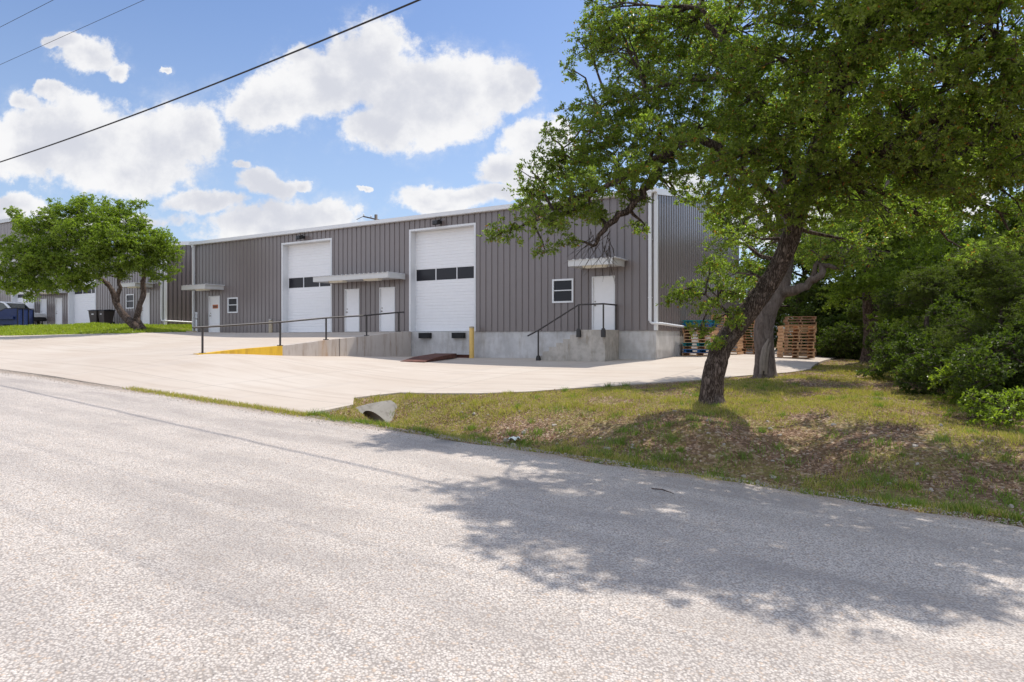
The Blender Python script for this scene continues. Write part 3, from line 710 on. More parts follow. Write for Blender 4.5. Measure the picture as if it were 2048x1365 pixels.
# steel dock ramp plate
ga = lambda s, t: float(Hcon(s, t))
p0 = Vector(AW(-8.05, -4.55, 0)); p1 = Vector(AW(-8.97, -1.2, 0)); dv = (p1 - p0).normalized(); rz = math.atan2(dv.y, dv.x)
o = thing('dock_ramp_plate', 'rusty brown steel ramp plate lying on the dock floor below the roll up door', 'ramp plate', (p0.x, p0.y, ga(4.55, 8.05)), rz)
gz = ga(1.2, 8.97) - ga(4.55, 8.05)
mb = MB(); mb.prism([(0, .005), (3.45, gz + .02), (3.45, gz + .21), (1.3, gz * .4 + .15), (0, .03)], -.5, .5, 'y'); mb.build('wedge', M['rusty_steel'], o, bevel=.008)
mb = MB(); mb.box(3.452, 3.50, -.5, .5, gz + .01, gz + .215); mb.build('end_lip', M['black_metal'], o)
b = (-8.75, -.35, ga(.3, 8.7)); o = site_thing('steel_beam', 'short rusty steel beam lying between the ramp plate and the yellow bollard', 'beam', b)
mb = MB(); mb.box(-9.2, -8.32, -.42, -.28, b[2] + .0, b[2] + .035); mb.box(-9.2, -8.32, -.36, -.34, b[2] + .035, b[2] + .11); mb.box(-9.2, -8.32, -.42, -.28, b[2] + .11, b[2] + .14); mb.build('beam', M['rusty_steel'], o, b)
# ------------------------------------------------------------------ culvert end
s0, t0 = 13.45, 2.15
cz = -1.9
o = site_thing('culvert_end', 'weathered concrete culvert mouth in the ditch at the driveway corner', 'culvert', (-t0, -s0, cz)); cb = (-t0, -s0, cz)
mb = MB(); N = 20; V = []
# mitred collar: a sloping slab that leans back from the mouth (facing right) up to the driveway, with a half round hole
def slope_x(z): return -t0 + .42 - .55 * (z - cz) / .55
outl = [(-1.30, -.15), (-1.20, .18), (-.66, .33), (0, .40), (.62, .44), (.98, .44), (1.10, .20), (1.07, -.15)]
outer = []
for k in range(N + 1):
    a = math.pi * (1 - k / N); q = (k / N) * (len(outl) - 1); i = min(int(q), len(outl) - 2); f_ = q - i
    oy = outl[i][0] * (1 - f_) + outl[i + 1][0] * f_; oz = outl[i][1] * (1 - f_) + outl[i + 1][1] * f_
    iz = -.05 + .34 * math.sin(a); iy = .34 * math.cos(a)
    wv = .02 * math.sin(5.1 * k) 
    V += [(slope_x(cz + iz) + .0, -s0 + iy, cz + iz), (slope_x(cz + oz) + wv, -s0 + oy + wv, cz + oz), (slope_x(cz + iz) - 1.4, -s0 + iy, cz + iz), (slope_x(cz + oz) - .8, -s0 + oy, cz + oz - .16 * (oz > .3))]
F = []
for k in range(N):
    a = 4 * k; F += [(a, a + 4, a + 5, a + 1), (a, a + 2, a + 6, a + 4), (a + 1, a + 5, a + 7, a + 3)]
mb.add(V, F); mb.build('collar', M['weathered_concrete'], o, cb)
mb = MB(); mb.lathe([(.345, 0), (.345, -1.8), (0, -1.8)], (-t0 + .05, -s0, cz - .02), 24, 'x'); mb.build('pipe', M['black_metal'], o, cb)
# ------------------------------------------------------------------ pallets
def pallet_mesh(kind):
    mb = MB(); L, Wd = 1.22, 1.02
    if kind == 'block':
        for x in (-.56, 0, .46):
            for y in (-.46, -.03, .37): mb.box(x - .0, x + .10, y, y + .10, .02, .105)
        for y in (-.51, -.05, .41): mb.box(-L / 2, L / 2, y, y + .10, 0, .018); mb.box(-L / 2, L / 2, y, y + .10, .106, .122)
    else:
        for x in (-.60, -.02, .56): mb.box(x, x + .04, -.505, .505, .018, .108)
        for y in (-.51, -.16, .07, .41): mb.box(-L / 2, L / 2, y, y + .10, 0, .0175)
    y = -.51
    while y < .45: mb.box(-L / 2, L / 2, y, y + .09, .1085 if kind != 'block' else .1225, .126 if kind != 'block' else .139); y += .155
    return mb
PM = {}
def pallet_obj(color, kind):
    key = (color, kind)
    if key not in PM:
        o = pallet_mesh(kind).build('pallet', M['pallet_' + color]); PM[key] = o.data; bpy.data.objects.remove(o)
    o = bpy.data.objects.new('pallet', PM[key]); COL.objects.link(o); return o
ORD = ['bottom', 'second', 'third', 'fourth', 'fifth', 'sixth', 'seventh', 'eighth', 'ninth', 'tenth', 'eleventh', 'twelfth', 'thirteenth', 'fourteenth']
CN = {'tan': 'tan wooden', 'brown': 'dark brown wooden', 'blue': 'blue painted', 'teal': 'teal painted'}
def stack(X, Y, rz, cols, where, seed, turn=0):
    rnd = random.Random(seed); s_, t_ = to_st(X, Y); z = float(Hcon(s_, t_)) + .004 if inside(APRON, s_, t_) else float(Hground(X, Y))
    for i, c in enumerate(cols):
        k = 'block' if c in ('blue', 'teal') else 'stringer'
        o = pallet_obj(c, k); o.location = (X + rnd.uniform(-.04, .04), Y + rnd.uniform(-.04, .04), z)
        o.rotation_euler = (0, 0, rz + rnd.uniform(-.03, .03) + (math.pi / 2 if turn and i % turn == 0 else 0)); z += .141 if k == 'block' else .128
        pos = 'top' if i == len(cols) - 1 else ORD[i]
        tag(o, f'{CN[c]} pallet, {pos} one {where}', 'pallet', 'pallets stacked beside the warehouse')
ax, ay, _ = AW(.72, 3.4, 0)
T = 'tan'; Bn = 'brown'
stack(ax, ay, ROT, [T, 'blue', T, 'teal', T, Bn, T, T, Bn, 'blue', 'teal'], 'in the mixed stack by the warehouse corner', 1)
stack(9.75, 31.0, ROT, [T] * 6 + [Bn] + [T] * 7, 'in the tall stack behind the blue and teal pallets', 2)
stack(11.65, 32.6, ROT, [T, T, Bn, T, T, T, T, Bn, T, T, T, T, T, T], 'in the stack seen between the two big trunks', 3)
stack(11.3, 27.2, -.18, [T] * 9 + [T], 'in the near stack right of the grey trunk', 4)
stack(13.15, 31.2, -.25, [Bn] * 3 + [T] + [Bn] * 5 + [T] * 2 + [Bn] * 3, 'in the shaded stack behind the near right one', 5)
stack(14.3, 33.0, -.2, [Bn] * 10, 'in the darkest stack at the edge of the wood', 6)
# ------------------------------------------------------------------ overhead lines and far pole
def wire(name, label, p0, p1, r, sag, m):
    P0 = Vector(p0); P1 = Vector(p1); pts = []
    for i in range(41):
        k = i / 40; p = P0.lerp(P1, k); p.z -= sag * 4 * k * (1 - k); pts.append(p)
    o = MB().tube(pts, r, 6).build(name, m); return tag(o, label, 'overhead cable')
dirn = Vector((-.854, .52, 0))
pts = []
for i in range(71):
    q = i - 25; p = Vector((1.95, 13.4, 0)) + dirn * q; p.z = 8.28 - .088 * q + .0014 * q * q; pts.append(p)
tag(MB().tube(pts, .024, 6).build('overhead_cable', M['wire_black']), 'thick black overhead cable crossing the sky from top centre to left edge', 'overhead cable')
for zz, py, r, lb in ((9.5, 130, .007, 'thin overhead wire, lower of the two at top left'), (9.5, 55, .007, 'thin overhead wire nearest the top left corner')):
    Y = zz * 1365 / (677.5 - py); c = Vector((-.75 * Y, Y, zz)); wire('overhead_wire', lb, c - dirn * 45, c + dirn * 40, r, .0, M['wire_black'])
pl = thing('utility_pole', 'distant wooden utility pole with crossarm showing above the warehouse roof', 'utility pole', (at(752, 432, 62)[0], 62, -.5))
MB().lathe([(.2, 0), (.14, 11.75), (0, 11.76)], (0, 0, 0), 10).build('pole', M['pole_wood'], pl)
mb = MB(); a = Vector((-1.05, -.5, 11.5)); c = Vector((1.05, .5, 11.15)); mb.tube([a, c], .07, 4, smooth=False); mb.build('crossarm', M['pole_wood'], pl)
for k in (0.02, .3, .95):
    p = a.lerp(c, k); MB().lathe([(.05, 0), (.07, .1), (.03, .22), (0, .23)], (p.x, p.y, p.z + .03), 8).build('insulator', M['canopy_metal'], pl)
MB().tube([a, a + Vector((-.5, -.4, -.35))], .03, 5).build('brace', M['pole_wood'], pl)
# ------------------------------------------------------------------ left lot: truck, dumpster, bins
rzT = -.30; tx, ty = at(80, 650, 51.3)[:2]
tr = thing('pickup_truck', 'white pickup truck parked nose right behind the blue dumpster', 'pickup truck', (tx, ty, .88), rzT)
# local: nose at x=0, body to -x, width along y
def side(pts, y0, y1, name, m, par=tr, bevel=.04): return MB().prism(pts, y0, y1, 'y').build(name, m, par, bevel=bevel)
body = side([(-5.7, .55), (-5.7, 1.12), (-3.9, 1.12), (-3.7, 1.1), (-1.55, 1.12), (-.35, 1.05), (-.1, .98), (-.05, .72), (-.35, .66), (-.48, .86), (-.75, .98), (-1.1, .98), (-1.38, .86), (-1.5, .5), (-4.0, .5), (-4.1, .86), (-4.4, .98), (-4.7, .98), (-4.95, .84), (-5.05, .52)], -.97, .97, 'body', M['truck_paint'])
cab = side([(-4.1, 1.1), (-4.0, 1.72), (-3.8, 1.90), (-2.9, 1.92), (-2.55, 1.84), (-1.6, 1.14), (-1.8, 1.08)], -.80, .80, 'cab', M['truck_paint'], bevel=.06)
for y in (-.815, .795):
    side([(-3.95, 1.16), (-3.88, 1.68), (-3.7, 1.80), (-3.2, 1.82), (-3.2, 1.16)], y, y + .02, 'side_window', M['clear_dark_glass'], cab, 0)
    side([(-3.12, 1.16), (-3.12, 1.82), (-2.9, 1.83), (-2.6, 1.75), (-1.9, 1.18)], y, y + .02, 'side_window', M['clear_dark_glass'], cab, 0)
mb = MB(); mb.add([(-2.46, -.7, 1.79), (-2.46, .7, 1.79), (-1.63, .72, 1.18), (-1.63, -.72, 1.18)], [(0, 3, 2, 1)]); mb.build('windshield', M['clear_dark_glass'], cab)
side([(-.3, .45), (-.3, .66), (.0, .70), (.04, .5), (-.02, .42)], -.98, .98, 'bumper', M['black_metal'])
side([(-.14, .74), (-.12, .92), (-.03, .90), (-.01, .74)], -.985, -.62, 'headlight', M['chrome'], bevel=0); side([(-.14, .74), (-.12, .92), (-.03, .90), (-.01, .74)], .62, .985, 'headlight', M['chrome'], bevel=0)
for wx in (-.93, -4.55):
    for sy in (-1, 1):
        wh = MB().lathe([(.20, -.11 * sy), (.36, -.11 * sy), (.40, -.06 * sy), (.40, .10 * sy), (.34, .13 * sy), (.22, .13 * sy)], (wx, sy * .84, .40), 22, 'y').build('wheel', M['rubber'], tr)
        MB().lathe([(.23, .10 * sy), (.21, .06 * sy), (.06, .10 * sy), (0, .10 * sy)], (wx, sy * .84, .40), 18, 'y').build('rim', M['chrome'], wh)
side([(-1.75, 1.15), (-1.7, 1.32), (-1.6, 1.32), (-1.6, 1.15)], -1.12, -.9, 'mirror', M['black_metal'])
# dumpster
dx, dy, _ = at(31, 655, 46.3); dz = .86
du = thing('dumpster', 'dark blue steel dumpster with black lids standing in front of the white pickup', 'dumpster', (dx, dy, dz), -.05)
MB().prism([(-1.0, .06), (.70, .06), (.70, 1.14), (-.1, 1.12), (-1.0, .70)], -.75, .75, 'y').build('body', M['dumpster_blue'], du, bevel=.02)
MB().prism([(-1.06, .71), (-.1, 1.135), (.74, 1.155), (.74, 1.19), (-.1, 1.18), (-1.06, .755)], -.72, -.02, 'y').build('lid', M['lid_black'], du)
MB().prism([(-1.06, .71), (-.1, 1.135), (.74, 1.155), (.74, 1.19), (-.1, 1.18), (-1.06, .755)], .02, .72, 'y').build('lid', M['lid_black'], du)
MB().box(-.85, .55, -.90, -.752, .42, .62).build('fork_pocket', M['dumpster_blue'], du, bevel=.01)
for xx in (-.9, .55): MB().lathe([(.0, -.03), (.09, -.03), (.09, .03), (0, .03)], (xx, -.6, .07), 12, 'y').build('caster', M['rubber'], du)
for y in (-.72, -.25, .25, .70): MB().box(.701, .74, y, y + .05, .06, 1.14).build('rib', M['lid_black'], du)
def cart(px, Y, rz, lb, sc_=1):
    x, y, _ = at(px, 650, Y); o = thing('trash_cart', lb, 'trash cart', (x, y, .88), rz, 'trash carts by the far warehouse')
    mb = MB(); w0, w1, h = .27 * sc_, .36 * sc_, .98
    mb.add([(-w0, -w0, .03), (w0, -w0, .03), (w0, w0, .03), (-w0, w0, .03), (-w1, -w1, h), (w1, -w1, h), (w1, w1 + .05, h), (-w1, w1 + .05, h)], [(0, 3, 2, 1), (4, 5, 6, 7), (0, 1, 5, 4), (1, 2, 6, 5), (2, 3, 7, 6), (3, 0, 4, 7)])
    mb.build('bin', M['bin_brown'], o, bevel=.03)
    MB().prism([(-w1 - .03, h), (w1 + .08, h), (w1 + .06, h + .06), (0, h + .09), (-w1 - .02, h + .04)], -w1 - .03, w1 + .03, 'x').build('lid', M['lid_black'], o, bevel=.01)
    for s_ in (-1, 1): MB().lathe([(0, -.03), (.13, -.03), (.13, .03), (0, .03)], (s_ * .3, .3, .13), 14, 'x').build('wheel', M['rubber'], o)
    MB().box(-.09, .09, -w1 - .003 + .02, -w1 + .0 + .03, .72, .80).build('emblem', M['canopy_metal'], o)
cart(194, 46.2, -.3, 'dark brown trash cart, left one of the pair near the far roll up door', 1.0)
cart(212, 46.0, -.5, 'dark brown trash cart, right one of the pair beside the tree', 1.0)
# ------------------------------------------------------------------ trees
def leaves(P, D, L, Wd, rs, fold=.25, up=.35):
    """P base points, D leaf directions, returns rhombus leaves V,F"""
    n = len(P); D = D / np.linalg.norm(D, axis=1, keepdims=True)
    R = rs.normal(size=(n, 3)); R[:, 2] += up * 2; S = np.cross(D, R); S /= np.linalg.norm(S, axis=1, keepdims=True) + 1e-9
    N = np.cross(S, D); L = L * rs.uniform(.7, 1.25, (n, 1)); Wd = Wd * rs.uniform(.7, 1.25, (n, 1))
    V = np.empty((n, 4, 3)); V[:, 0] = P; V[:, 1] = P + D * L * .45 + S * Wd * .5 + N * Wd * fold; V[:, 2] = P + D * L; V[:, 3] = P + D * L * .5 - S * Wd * .5 + N * Wd * fold
    return V.reshape(-1, 3), np.arange(n * 4).reshape(n, 4)
def unit(rs, n):
    v = rs.normal(size=(n, 3)); return v / np.linalg.norm(v, axis=1, keepdims=True)
def puffs(blobs, rs, dens=1.0, pr=.42):
    """blobs: (centre, rh, rv); returns puff centres with owner index"""
    out = []; own = []
    for i, (c, rh, rv) in enumerate(blobs):
        n = max(4, int(dens * 14 * (rh * rh * rv) ** .8 / (pr ** 1.4))); d = unit(rs, n); r = rs.uniform(.12, 1, (n, 1)) ** .45
        p = d * r * np.array([rh, rh, rv]); out.append(np.array(c) + p); own += [i] * n
    return np.concatenate(out), np.array(own)
def foliage(centers, rs, ntw, nlf, pr, L, Wd, flat=.6, droop=.1):
    n = len(centers); k = n * ntw; C = np.repeat(centers, ntw, 0)
    pr_ = np.repeat(rs.uniform(.6, 1.3, (n, 1)) * pr, ntw, 0)
    d = unit(rs, k); tip = C + d * pr_ * rs.uniform(.45, 1.0, (k, 1)) * np.array([1, 1, flat]); st = C + (tip - C) * .35
    ax = tip - st; ax[:, 2] -= droop * np.linalg.norm(ax, axis=1)
    m = k * nlf; q = rs.uniform(0, 1, (m, 1)); P = np.repeat(st, nlf, 0) + np.repeat(ax, nlf, 0) * q
    A = np.repeat(ax / (np.linalg.norm(ax, axis=1, keepdims=True) + 1e-9), nlf, 0); D = A * .7 + unit(rs, m) * .9; D[:, 2] += .05
    P = P + unit(rs, m) * .012
    V, F = leaves(P, D, L, Wd, rs)
    return V, F, st, tip
def wander(a, b, n, amp, rnd, sag=0):
    a = Vector(a); b = Vector(b); L = (b - a).length; pts = []
    off = Vector((0, 0, 0))
    for i in range(n + 1):
        k = i / n; p = a.lerp(b, k); p.z += sag * math.sin(math.pi * k) * L
        if 0 < i < n: p += Vector((rnd.uniform(-1, 1), rnd.uniform(-1, 1), rnd.uniform(-1, 1))) * amp * L / n
        pts.append(p)
    return pts
def near_on(limbs, p):
    best = None
    for pts, rad in limbs:
        for i, q in enumerate(pts):
            d = (Vector(q) - p).length + .25 * max(0, q[2] - p.z) * 0
            if best is None or d < best[0]: best = (d, Vector(q), rad[i])
    return best[1], best[2]
def dense(pts, rad, k=4):
    P = []; R = []; V = [Vector(p) for p in pts]; n = len(V)
    for i in range(n - 1):
        p0 = V[max(0, i - 1)]; p1 = V[i]; p2 = V[i + 1]; p3 = V[min(n - 1, i + 2)]
        for j in range(k):
            u = j / k; P.append(.5 * ((2 * p1) + (p2 - p0) * u + (2 * p0 - 5 * p1 + 4 * p2 - p3) * u * u + (3 * p1 - p0 - 3 * p2 + p3) * u ** 3)); R.append(rad[i] * (1 - u) + rad[i + 1] * u)
    P.append(V[-1]); R.append(rad[-1]); return P, R
def tree(name, label, cat, base, trunk, limbs, blobs, seed, leafm='oak_leaf', barkm='bark', dens=1.0, ntw=7, nlf=9, pr=.42, L=.062, Wd=.032, group=None, twigs=.5, flat=.6, branch_to=.5, extra=None, flare=1.5):
    rs = np.random.RandomState(seed); rnd = random.Random(seed); T_ = thing(name, label, cat, base, 0, group)
    mb = MB(); tp, trd = dense(trunk[0], trunk[1], 5); trd = [r * (1 + (flare - 1) * math.exp(-i / 2.2)) for i, r in enumerate(trd)]
    mb.tube(tp, trd, 18, noise=.10, seed=seed)
    skel = [(tp, trd)]
    trk = mb.build('trunk', M[barkm], T_, base)
    mb = MB()
    for lp_, lr in limbs:
        a, r = dense(lp_, lr, 4); a = [p + Vector((rnd.uniform(-1, 1), rnd.uniform(-1, 1), rnd.uniform(-1, 1))) * .03 for p in a[:1]] + [p + Vector((rnd.uniform(-1, 1), rnd.uniform(-1, 1), rnd.uniform(-1, 1))) * .05 for p in a[1:]]
        mb.tube(a, r, 9, noise=.12, seed=seed); skel.append((a, r))
    sk2 = list(skel)
    for c, rh, rv in blobs:
        c = Vector(c); q, r = near_on(skel, c); n = max(3, int((c - q).length / .35)); pts = wander(q, c, n, .22, rnd, .04)
        r0 = min(r * .6, .02 + .018 * (c - q).length); rr = [r0 * (1 - i / n) + .012 for i in range(n + 1)]; mb.tube(pts, rr, 6, cap=False); sk2.append((pts, rr))
    C, own = puffs(blobs, rs, dens, pr)
    for i, c in enumerate(C):
        if rnd.random() < branch_to * .45:
            b_ = sk2[len(skel) + own[i]][0]; q = b_[-1 - int(rnd.random() * min(3, len(b_) - 1))]; c_ = Vector(c); n = max(2, int((c_ - q).length / .3)); mb.tube(wander(q, c_, n, .2, rnd, .03), [.013 * (1 - j / (n + 1)) + .004 for j in range(n + 1)], 4, cap=False)
    V, F, st, tip = foliage(C, rs, ntw, nlf, pr, L, Wd, flat)
    sel = np.where(rs.rand(len(st)) < twigs)[0]
    for i in sel[:9000]: mb.tube([C[i // ntw], st[i], tip[i]], [.006, .005, .003], 3, cap=False)
    if extra:
        for pts, rr in extra: mb.tube(pts, rr, 5, cap=False)
    mb.build('branches', M[barkm], T_, base)
    npmesh('crown', M[leafm], V - np.array(base), F, T_)
    return T_, trk, len(F)
def bl(px, py, Y, rh, rv=None): return (at(px, py, Y), rh, rv or rh * .7)
def P_(px, py, Y): return at(px, py, Y)
nl = 0
# T1: the leaning oak whose crown fills the upper right
b1 = (4.03, 13.8, -1.33)
rnd = random.Random(77)
blobs = [bl(*a) for a in [
 # left flank
 (1250,95,14.35,.95),(1370,60,14.35,1.0),(1190,215,13.95,.75),(1300,190,14.35,.9),(1130,330,13.95,.72),(1230,310,14.15,.85),(1080,400,13.85,.55),(1150,420,13.95,.6),(1330,300,14.35,.8),(1260,400,13.95,.42),
 (1030,445,13.65,.32),(985,470,13.55,.16),(1100,455,13.65,.34),(1210,20,14.35,.7),(1420,150,14.35,1.0),(1400,250,13.95,.85),(1480,60,13.35,1.0),(1180,90,14.75,.5),(1145,140,14.55,.3),(1100,270,14.15,.35),(1065,345,13.85,.3),
 (1180,330,15.55,.7),(1300,120,15.95,.9),(1400,20,15.85,.9),(1060,410,14.65,.35),(1130,480,13.55,.2),(1090,500,13.55,.14),
 (1175,395,14.55,.5),(1290,450,14.35,.25),(1240,370,14.75,.5),(1200,440,14.55,.2),(1350,380,14.55,.45),(1300,350,13.55,.45),(1090,450,14.25,.3),
 # middle
 (1500,200,12.5,.9),(1470,330,12.4,.6),(1560,120,11.5,1.0),(1600,250,11.8,.8),(1540,330,12.8,.6),(1640,60,11,1.0),(1440,400,12.9,.4),(1530,430,12.9,.35),(1620,370,12.5,.45),
 (1560,-80,12,1.1),(1350,170,13.2,.5),(1280,200,13.4,.5),(1440,120,12.6,.6),
 # right, toward the road
 (1700,170,10.5,.9),(1760,60,10,.9),(1800,230,10.6,.8),(1880,120,9.6,.9),(1740,300,11.5,.7),(1900,260,10,.75),(1980,60,9,.9),(2010,200,9.4,.8),(1960,340,10.4,.6),(1840,350,11.4,.55),(2080,120,9,.9),(2060,300,9.8,.7),(1680,-60,10.4,1.0),(1850,-60,9.4,1.1),(2020,-80,8.8,1.0),
 (1560,-200,10.4,1.0),(1500,-60,10.2,.8),
 (1480,400,13.2,.5),(1560,420,12.6,.55),(1640,430,12.8,.5),(1700,400,12.4,.6),(1780,420,12.6,.6),(1500,470,13.6,.3),(1650,350,12.0,.5),(1540,260,12.4,.7),(1860,430,12.8,.6),(1950,420,12,.6),(2030,400,11.4,.6),(2060,480,11.8,.4),(1700,480,13.5,.35),(1930,500,13,.35),
 (1850,-150,9.2,1.0),(1620,-200,10.6,1.0),(1740,-270,9.8,1.0),(1480,-200,11.6,.9),(1980,-180,8.6,.8),(2120,200,8.8,.7),(1650,200,13,.8),(1780,150,12.4,.9),(1900,20,11.6,.9),(1980,300,11.8,.7),
 (1900,330,11.5,.9),(1840,250,11.8,.9),(1960,240,11.3,.9),(2060,330,11,.9),(1780,330,12,.8),(2120,300,10.5,.9),(2130,150,10.5,1.0),(1700,260,12.6,.8),(1150,370,12.3,.5),(1260,350,12.2,.5),(1080,440,12.6,.35),(1320,260,12.4,.6),(1200,270,13.2,.6),
 (1720,-70,8.1,.75),(1600,-140,8.6,.75),(1850,-150,8.0,.7),(1950,-40,8.0,.7),(1500,-120,9.4,.6),(1440,320,11.9,.45),(1500,370,12.1,.45),(1380,290,11.8,.4),(1560,400,12.3,.4),(1620,300,11.6,.6),
 (1435,430,14.2,.4),(1460,480,14.4,.35),(1410,390,14.0,.35),(1400,340,13.6,.5),(1250,250,14.4,.6),(1120,360,14.0,.5),(1180,420,14.1,.4),(1060,380,14,.35),(1020,470,13.8,.25),(1240,60,14.4,.6),(1320,40,14.4,.7),
 # low sprigs on the trunk
 (1400,600,13.3,.42,.34),(1450,570,13.5,.46,.36),(1370,580,13.1,.3,.22),(1455,635,13.4,.36,.24),(1420,530,13.6,.38,.28),(1490,540,13.7,.25,.3),(1350,600,13.1,.12,.1),(1400,660,13.3,.2,.12),(1430,680,13.4,.14,.10),
]]
trunk = ([b1, P_(1424,770,13.8), P_(1432,730,13.8), P_(1446,690,13.8), P_(1476,648,13.8), P_(1508,607,13.75), P_(1545,556,13.65), P_(1572,500,13.5), P_(1592,445,13.4), P_(1606,395,13.2)], [.21, .215, .21, .205, .205, .20, .19, .178, .165, .145])
limbs = [([P_(1592,445,13.4), P_(1540,385,13.5), P_(1460,315,13.7), P_(1390,275,13.8), P_(1335,310,13.9), P_(1290,385,13.9), P_(1262,415,13.9), P_(1216,455,13.9), P_(1190,490,13.9)], [.13, .11, .095, .085, .075, .07, .07, .065, .03]),
 ([P_(1606,395,13.2), P_(1640,290,12.4), P_(1690,160,11.2), P_(1740,10,10.4), P_(1790,-150,9.6)], [.15, .13, .11, .08, .05]),
 ([P_(1600,410,13.2), P_(1560,300,13), P_(1500,170,13), P_(1440,80,13.2), P_(1400,20,13.4)], [.13, .11, .09, .07, .04]),
 ([P_(1606,395,13.2), P_(1700,330,12), P_(1800,280,11), P_(1900,220,10.2), P_(2020,150,9.4)], [.13, .11, .09, .07, .04]),
 ([P_(1500,170,13), P_(1400,160,13.5), P_(1290,180,13.9), P_(1200,220,14), P_(1130,300,14)], [.06, .05, .04, .03, .015]),
 ([P_(1335,310,13.9), P_(1250,350,13.9), P_(1150,400,13.9), P_(1060,440,13.8), P_(985,475,13.6)], [.07, .06, .045, .03, .012]),
 ([P_(1740,10,10.4), P_(1850,-60,9.4), P_(1980,-120,8.6)], [.08, .06, .03]),
 ([P_(1470,650,13.7), P_(1440,610,13.6), P_(1400,590,13.4)], [.05, .03, .015])]
ex = []
for i in range(26):      # bare twigs hanging under the drooping limb
    q = Vector(P_(rnd.uniform(1180, 1225), rnd.uniform(455, 500), 13.9)); pts = [q]
    d = Vector((rnd.uniform(-1, .35), rnd.uniform(-.4, .4), -.7))
    for j in range(6): d += Vector((rnd.uniform(-.5, .5), rnd.uniform(-.4, .4), rnd.uniform(-.5, .2))); pts.append(pts[-1] + d.normalized() * rnd.uniform(.08, .17))
    ex.append((pts, [.007 - .0008 * j for j in range(7)]))
T1, _, n = tree('oak_tree', 'big leaning oak with dark bark whose crown overhangs the road at right', 'tree', b1, trunk, limbs, blobs, 11, dens=1.5, ntw=8, nlf=12, pr=.30, L=.062, Wd=.030, extra=ex, twigs=.35); nl += n
# T2: the grey-barked oak behind
b2 = (7.12, 19.2, -1.12)
trunk = ([b2, P_(1529,705,19.2), P_(1527,660,19.2), P_(1536,620,19.2), P_(1556,585,19.2), P_(1568,560,19.2)], [.25, .255, .26, .265, .24, .2])
limbs = [([P_(1560,588,19.2), P_(1590,580,18.9), P_(1622,566,18.7), P_(1640,548,18.6), P_(1650,532,18.6), P_(1690,540,18.5)], [.19, .14, .11, .10, .075, .04]),
 ([P_(1622,566,18.7), P_(1640,520,18.8), P_(1690,508,18.8), P_(1740,470,18.8)], [.07, .06, .04, .02]),
 ([P_(1564,575,19.2), P_(1575,500,19.5), P_(1560,400,19.8), P_(1600,280,20), P_(1640,150,20)], [.20, .17, .14, .10, .05]),
 ([P_(1575,500,19.5), P_(1500,400,19.6), P_(1450,330,19.6), P_(1430,240,19.6)], [.12, .10, .07, .04]),
 ([P_(1690,508,18.8), P_(1760,400,19.4), P_(1800,300,20)], [.06, .05, .03])]
blobs = [bl(*a) for a in [(1455,540,19.9,.6),(1480,580,20,.5),(1465,450,19.9,.8),(1430,300,19.6,1.2),(1500,240,19.8,1.3),(1460,400,19.6,.9),(1560,330,20,1.2),(1620,220,20,1.3),(1650,370,20,1.1),(1700,290,20,1.1),(1520,460,19.8,.6),(1600,450,19.8,.6),(1480,480,20,.5),(1750,420,19.5,.7),(1790,300,20.5,1.0),(1560,150,20.5,1.2),
 (1440,500,19.7,.45),(1500,520,19.9,.35),(1660,470,19,.6),(1620,500,18.6,.5),(1690,520,18.4,.5),(1740,500,18.6,.6),(1570,500,18.8,.4),(1700,120,20,1.2)]]
T2, trk, n = tree('oak_tree', 'upright grey-barked oak with a scarred trunk and twisted right limb', 'tree', b2, trunk, limbs, blobs, 12, barkm='grey_bark', dens=1.9, ntw=7, nlf=9, pr=.45, L=.08, Wd=.042, twigs=.2); nl += n
mb = MB(); pts = [P_(1527, 742, 18.86), P_(1528, 715, 18.86), P_(1532, 690, 18.87), P_(1537, 678, 18.87)]
for i_ in (-1, 0, 1): mb.tube([(p[0] + i_ * .06, p[1] + abs(i_) * .02, p[2] - abs(i_) * .1) for p in pts], [.05, .06, .05, .02], 8)
mb.build('trunk_scar', M['scar_wood'], T2, b2)
# T3: oak deeper in
b3 = (13.75, 26.0, -1.0)
trunk = ([b3, P_(1746,680,26), P_(1744,640,26), P_(1740,590,26), P_(1742,520,26), P_(1735,440,26)], [.36, .33, .30, .27, .22, .16])
limbs = [([P_(1742,560,26), P_(1800,470,25.5), P_(1860,400,25)], [.14, .10, .05]), ([P_(1742,520,26), P_(1690,450,26), P_(1650,400,26)], [.14, .1, .05]), ([P_(1735,440,26), P_(1760,330,26), P_(1770,240,26)], [.15, .11, .06])]
blobs = [bl(*a) for a in [(1690,470,25.5,1.4),(1750,430,25.5,1.5),(1820,460,24.5,1.4),(1700,560,24.8,.9),(1760,560,24.2,.9),(1810,590,23.6,1.0),(1780,640,23.8,.6),(1720,380,26,1.4),(1800,350,26,1.5),(1650,520,25.5,.9),(1870,380,25,1.5),(1680,600,25,.6),(1920,300,25,1.4),(1830,520,23.6,.9)]]
T3o, _, n = tree('oak_tree', 'dark oak whose trunk stands in shade at the edge of the wood', 'tree', b3, trunk, limbs, blobs, 13, leafm='elm_leaf', dens=2.0, ntw=7, nlf=8, pr=.5, L=.10, Wd=.055, twigs=.1, branch_to=.3); nl += n
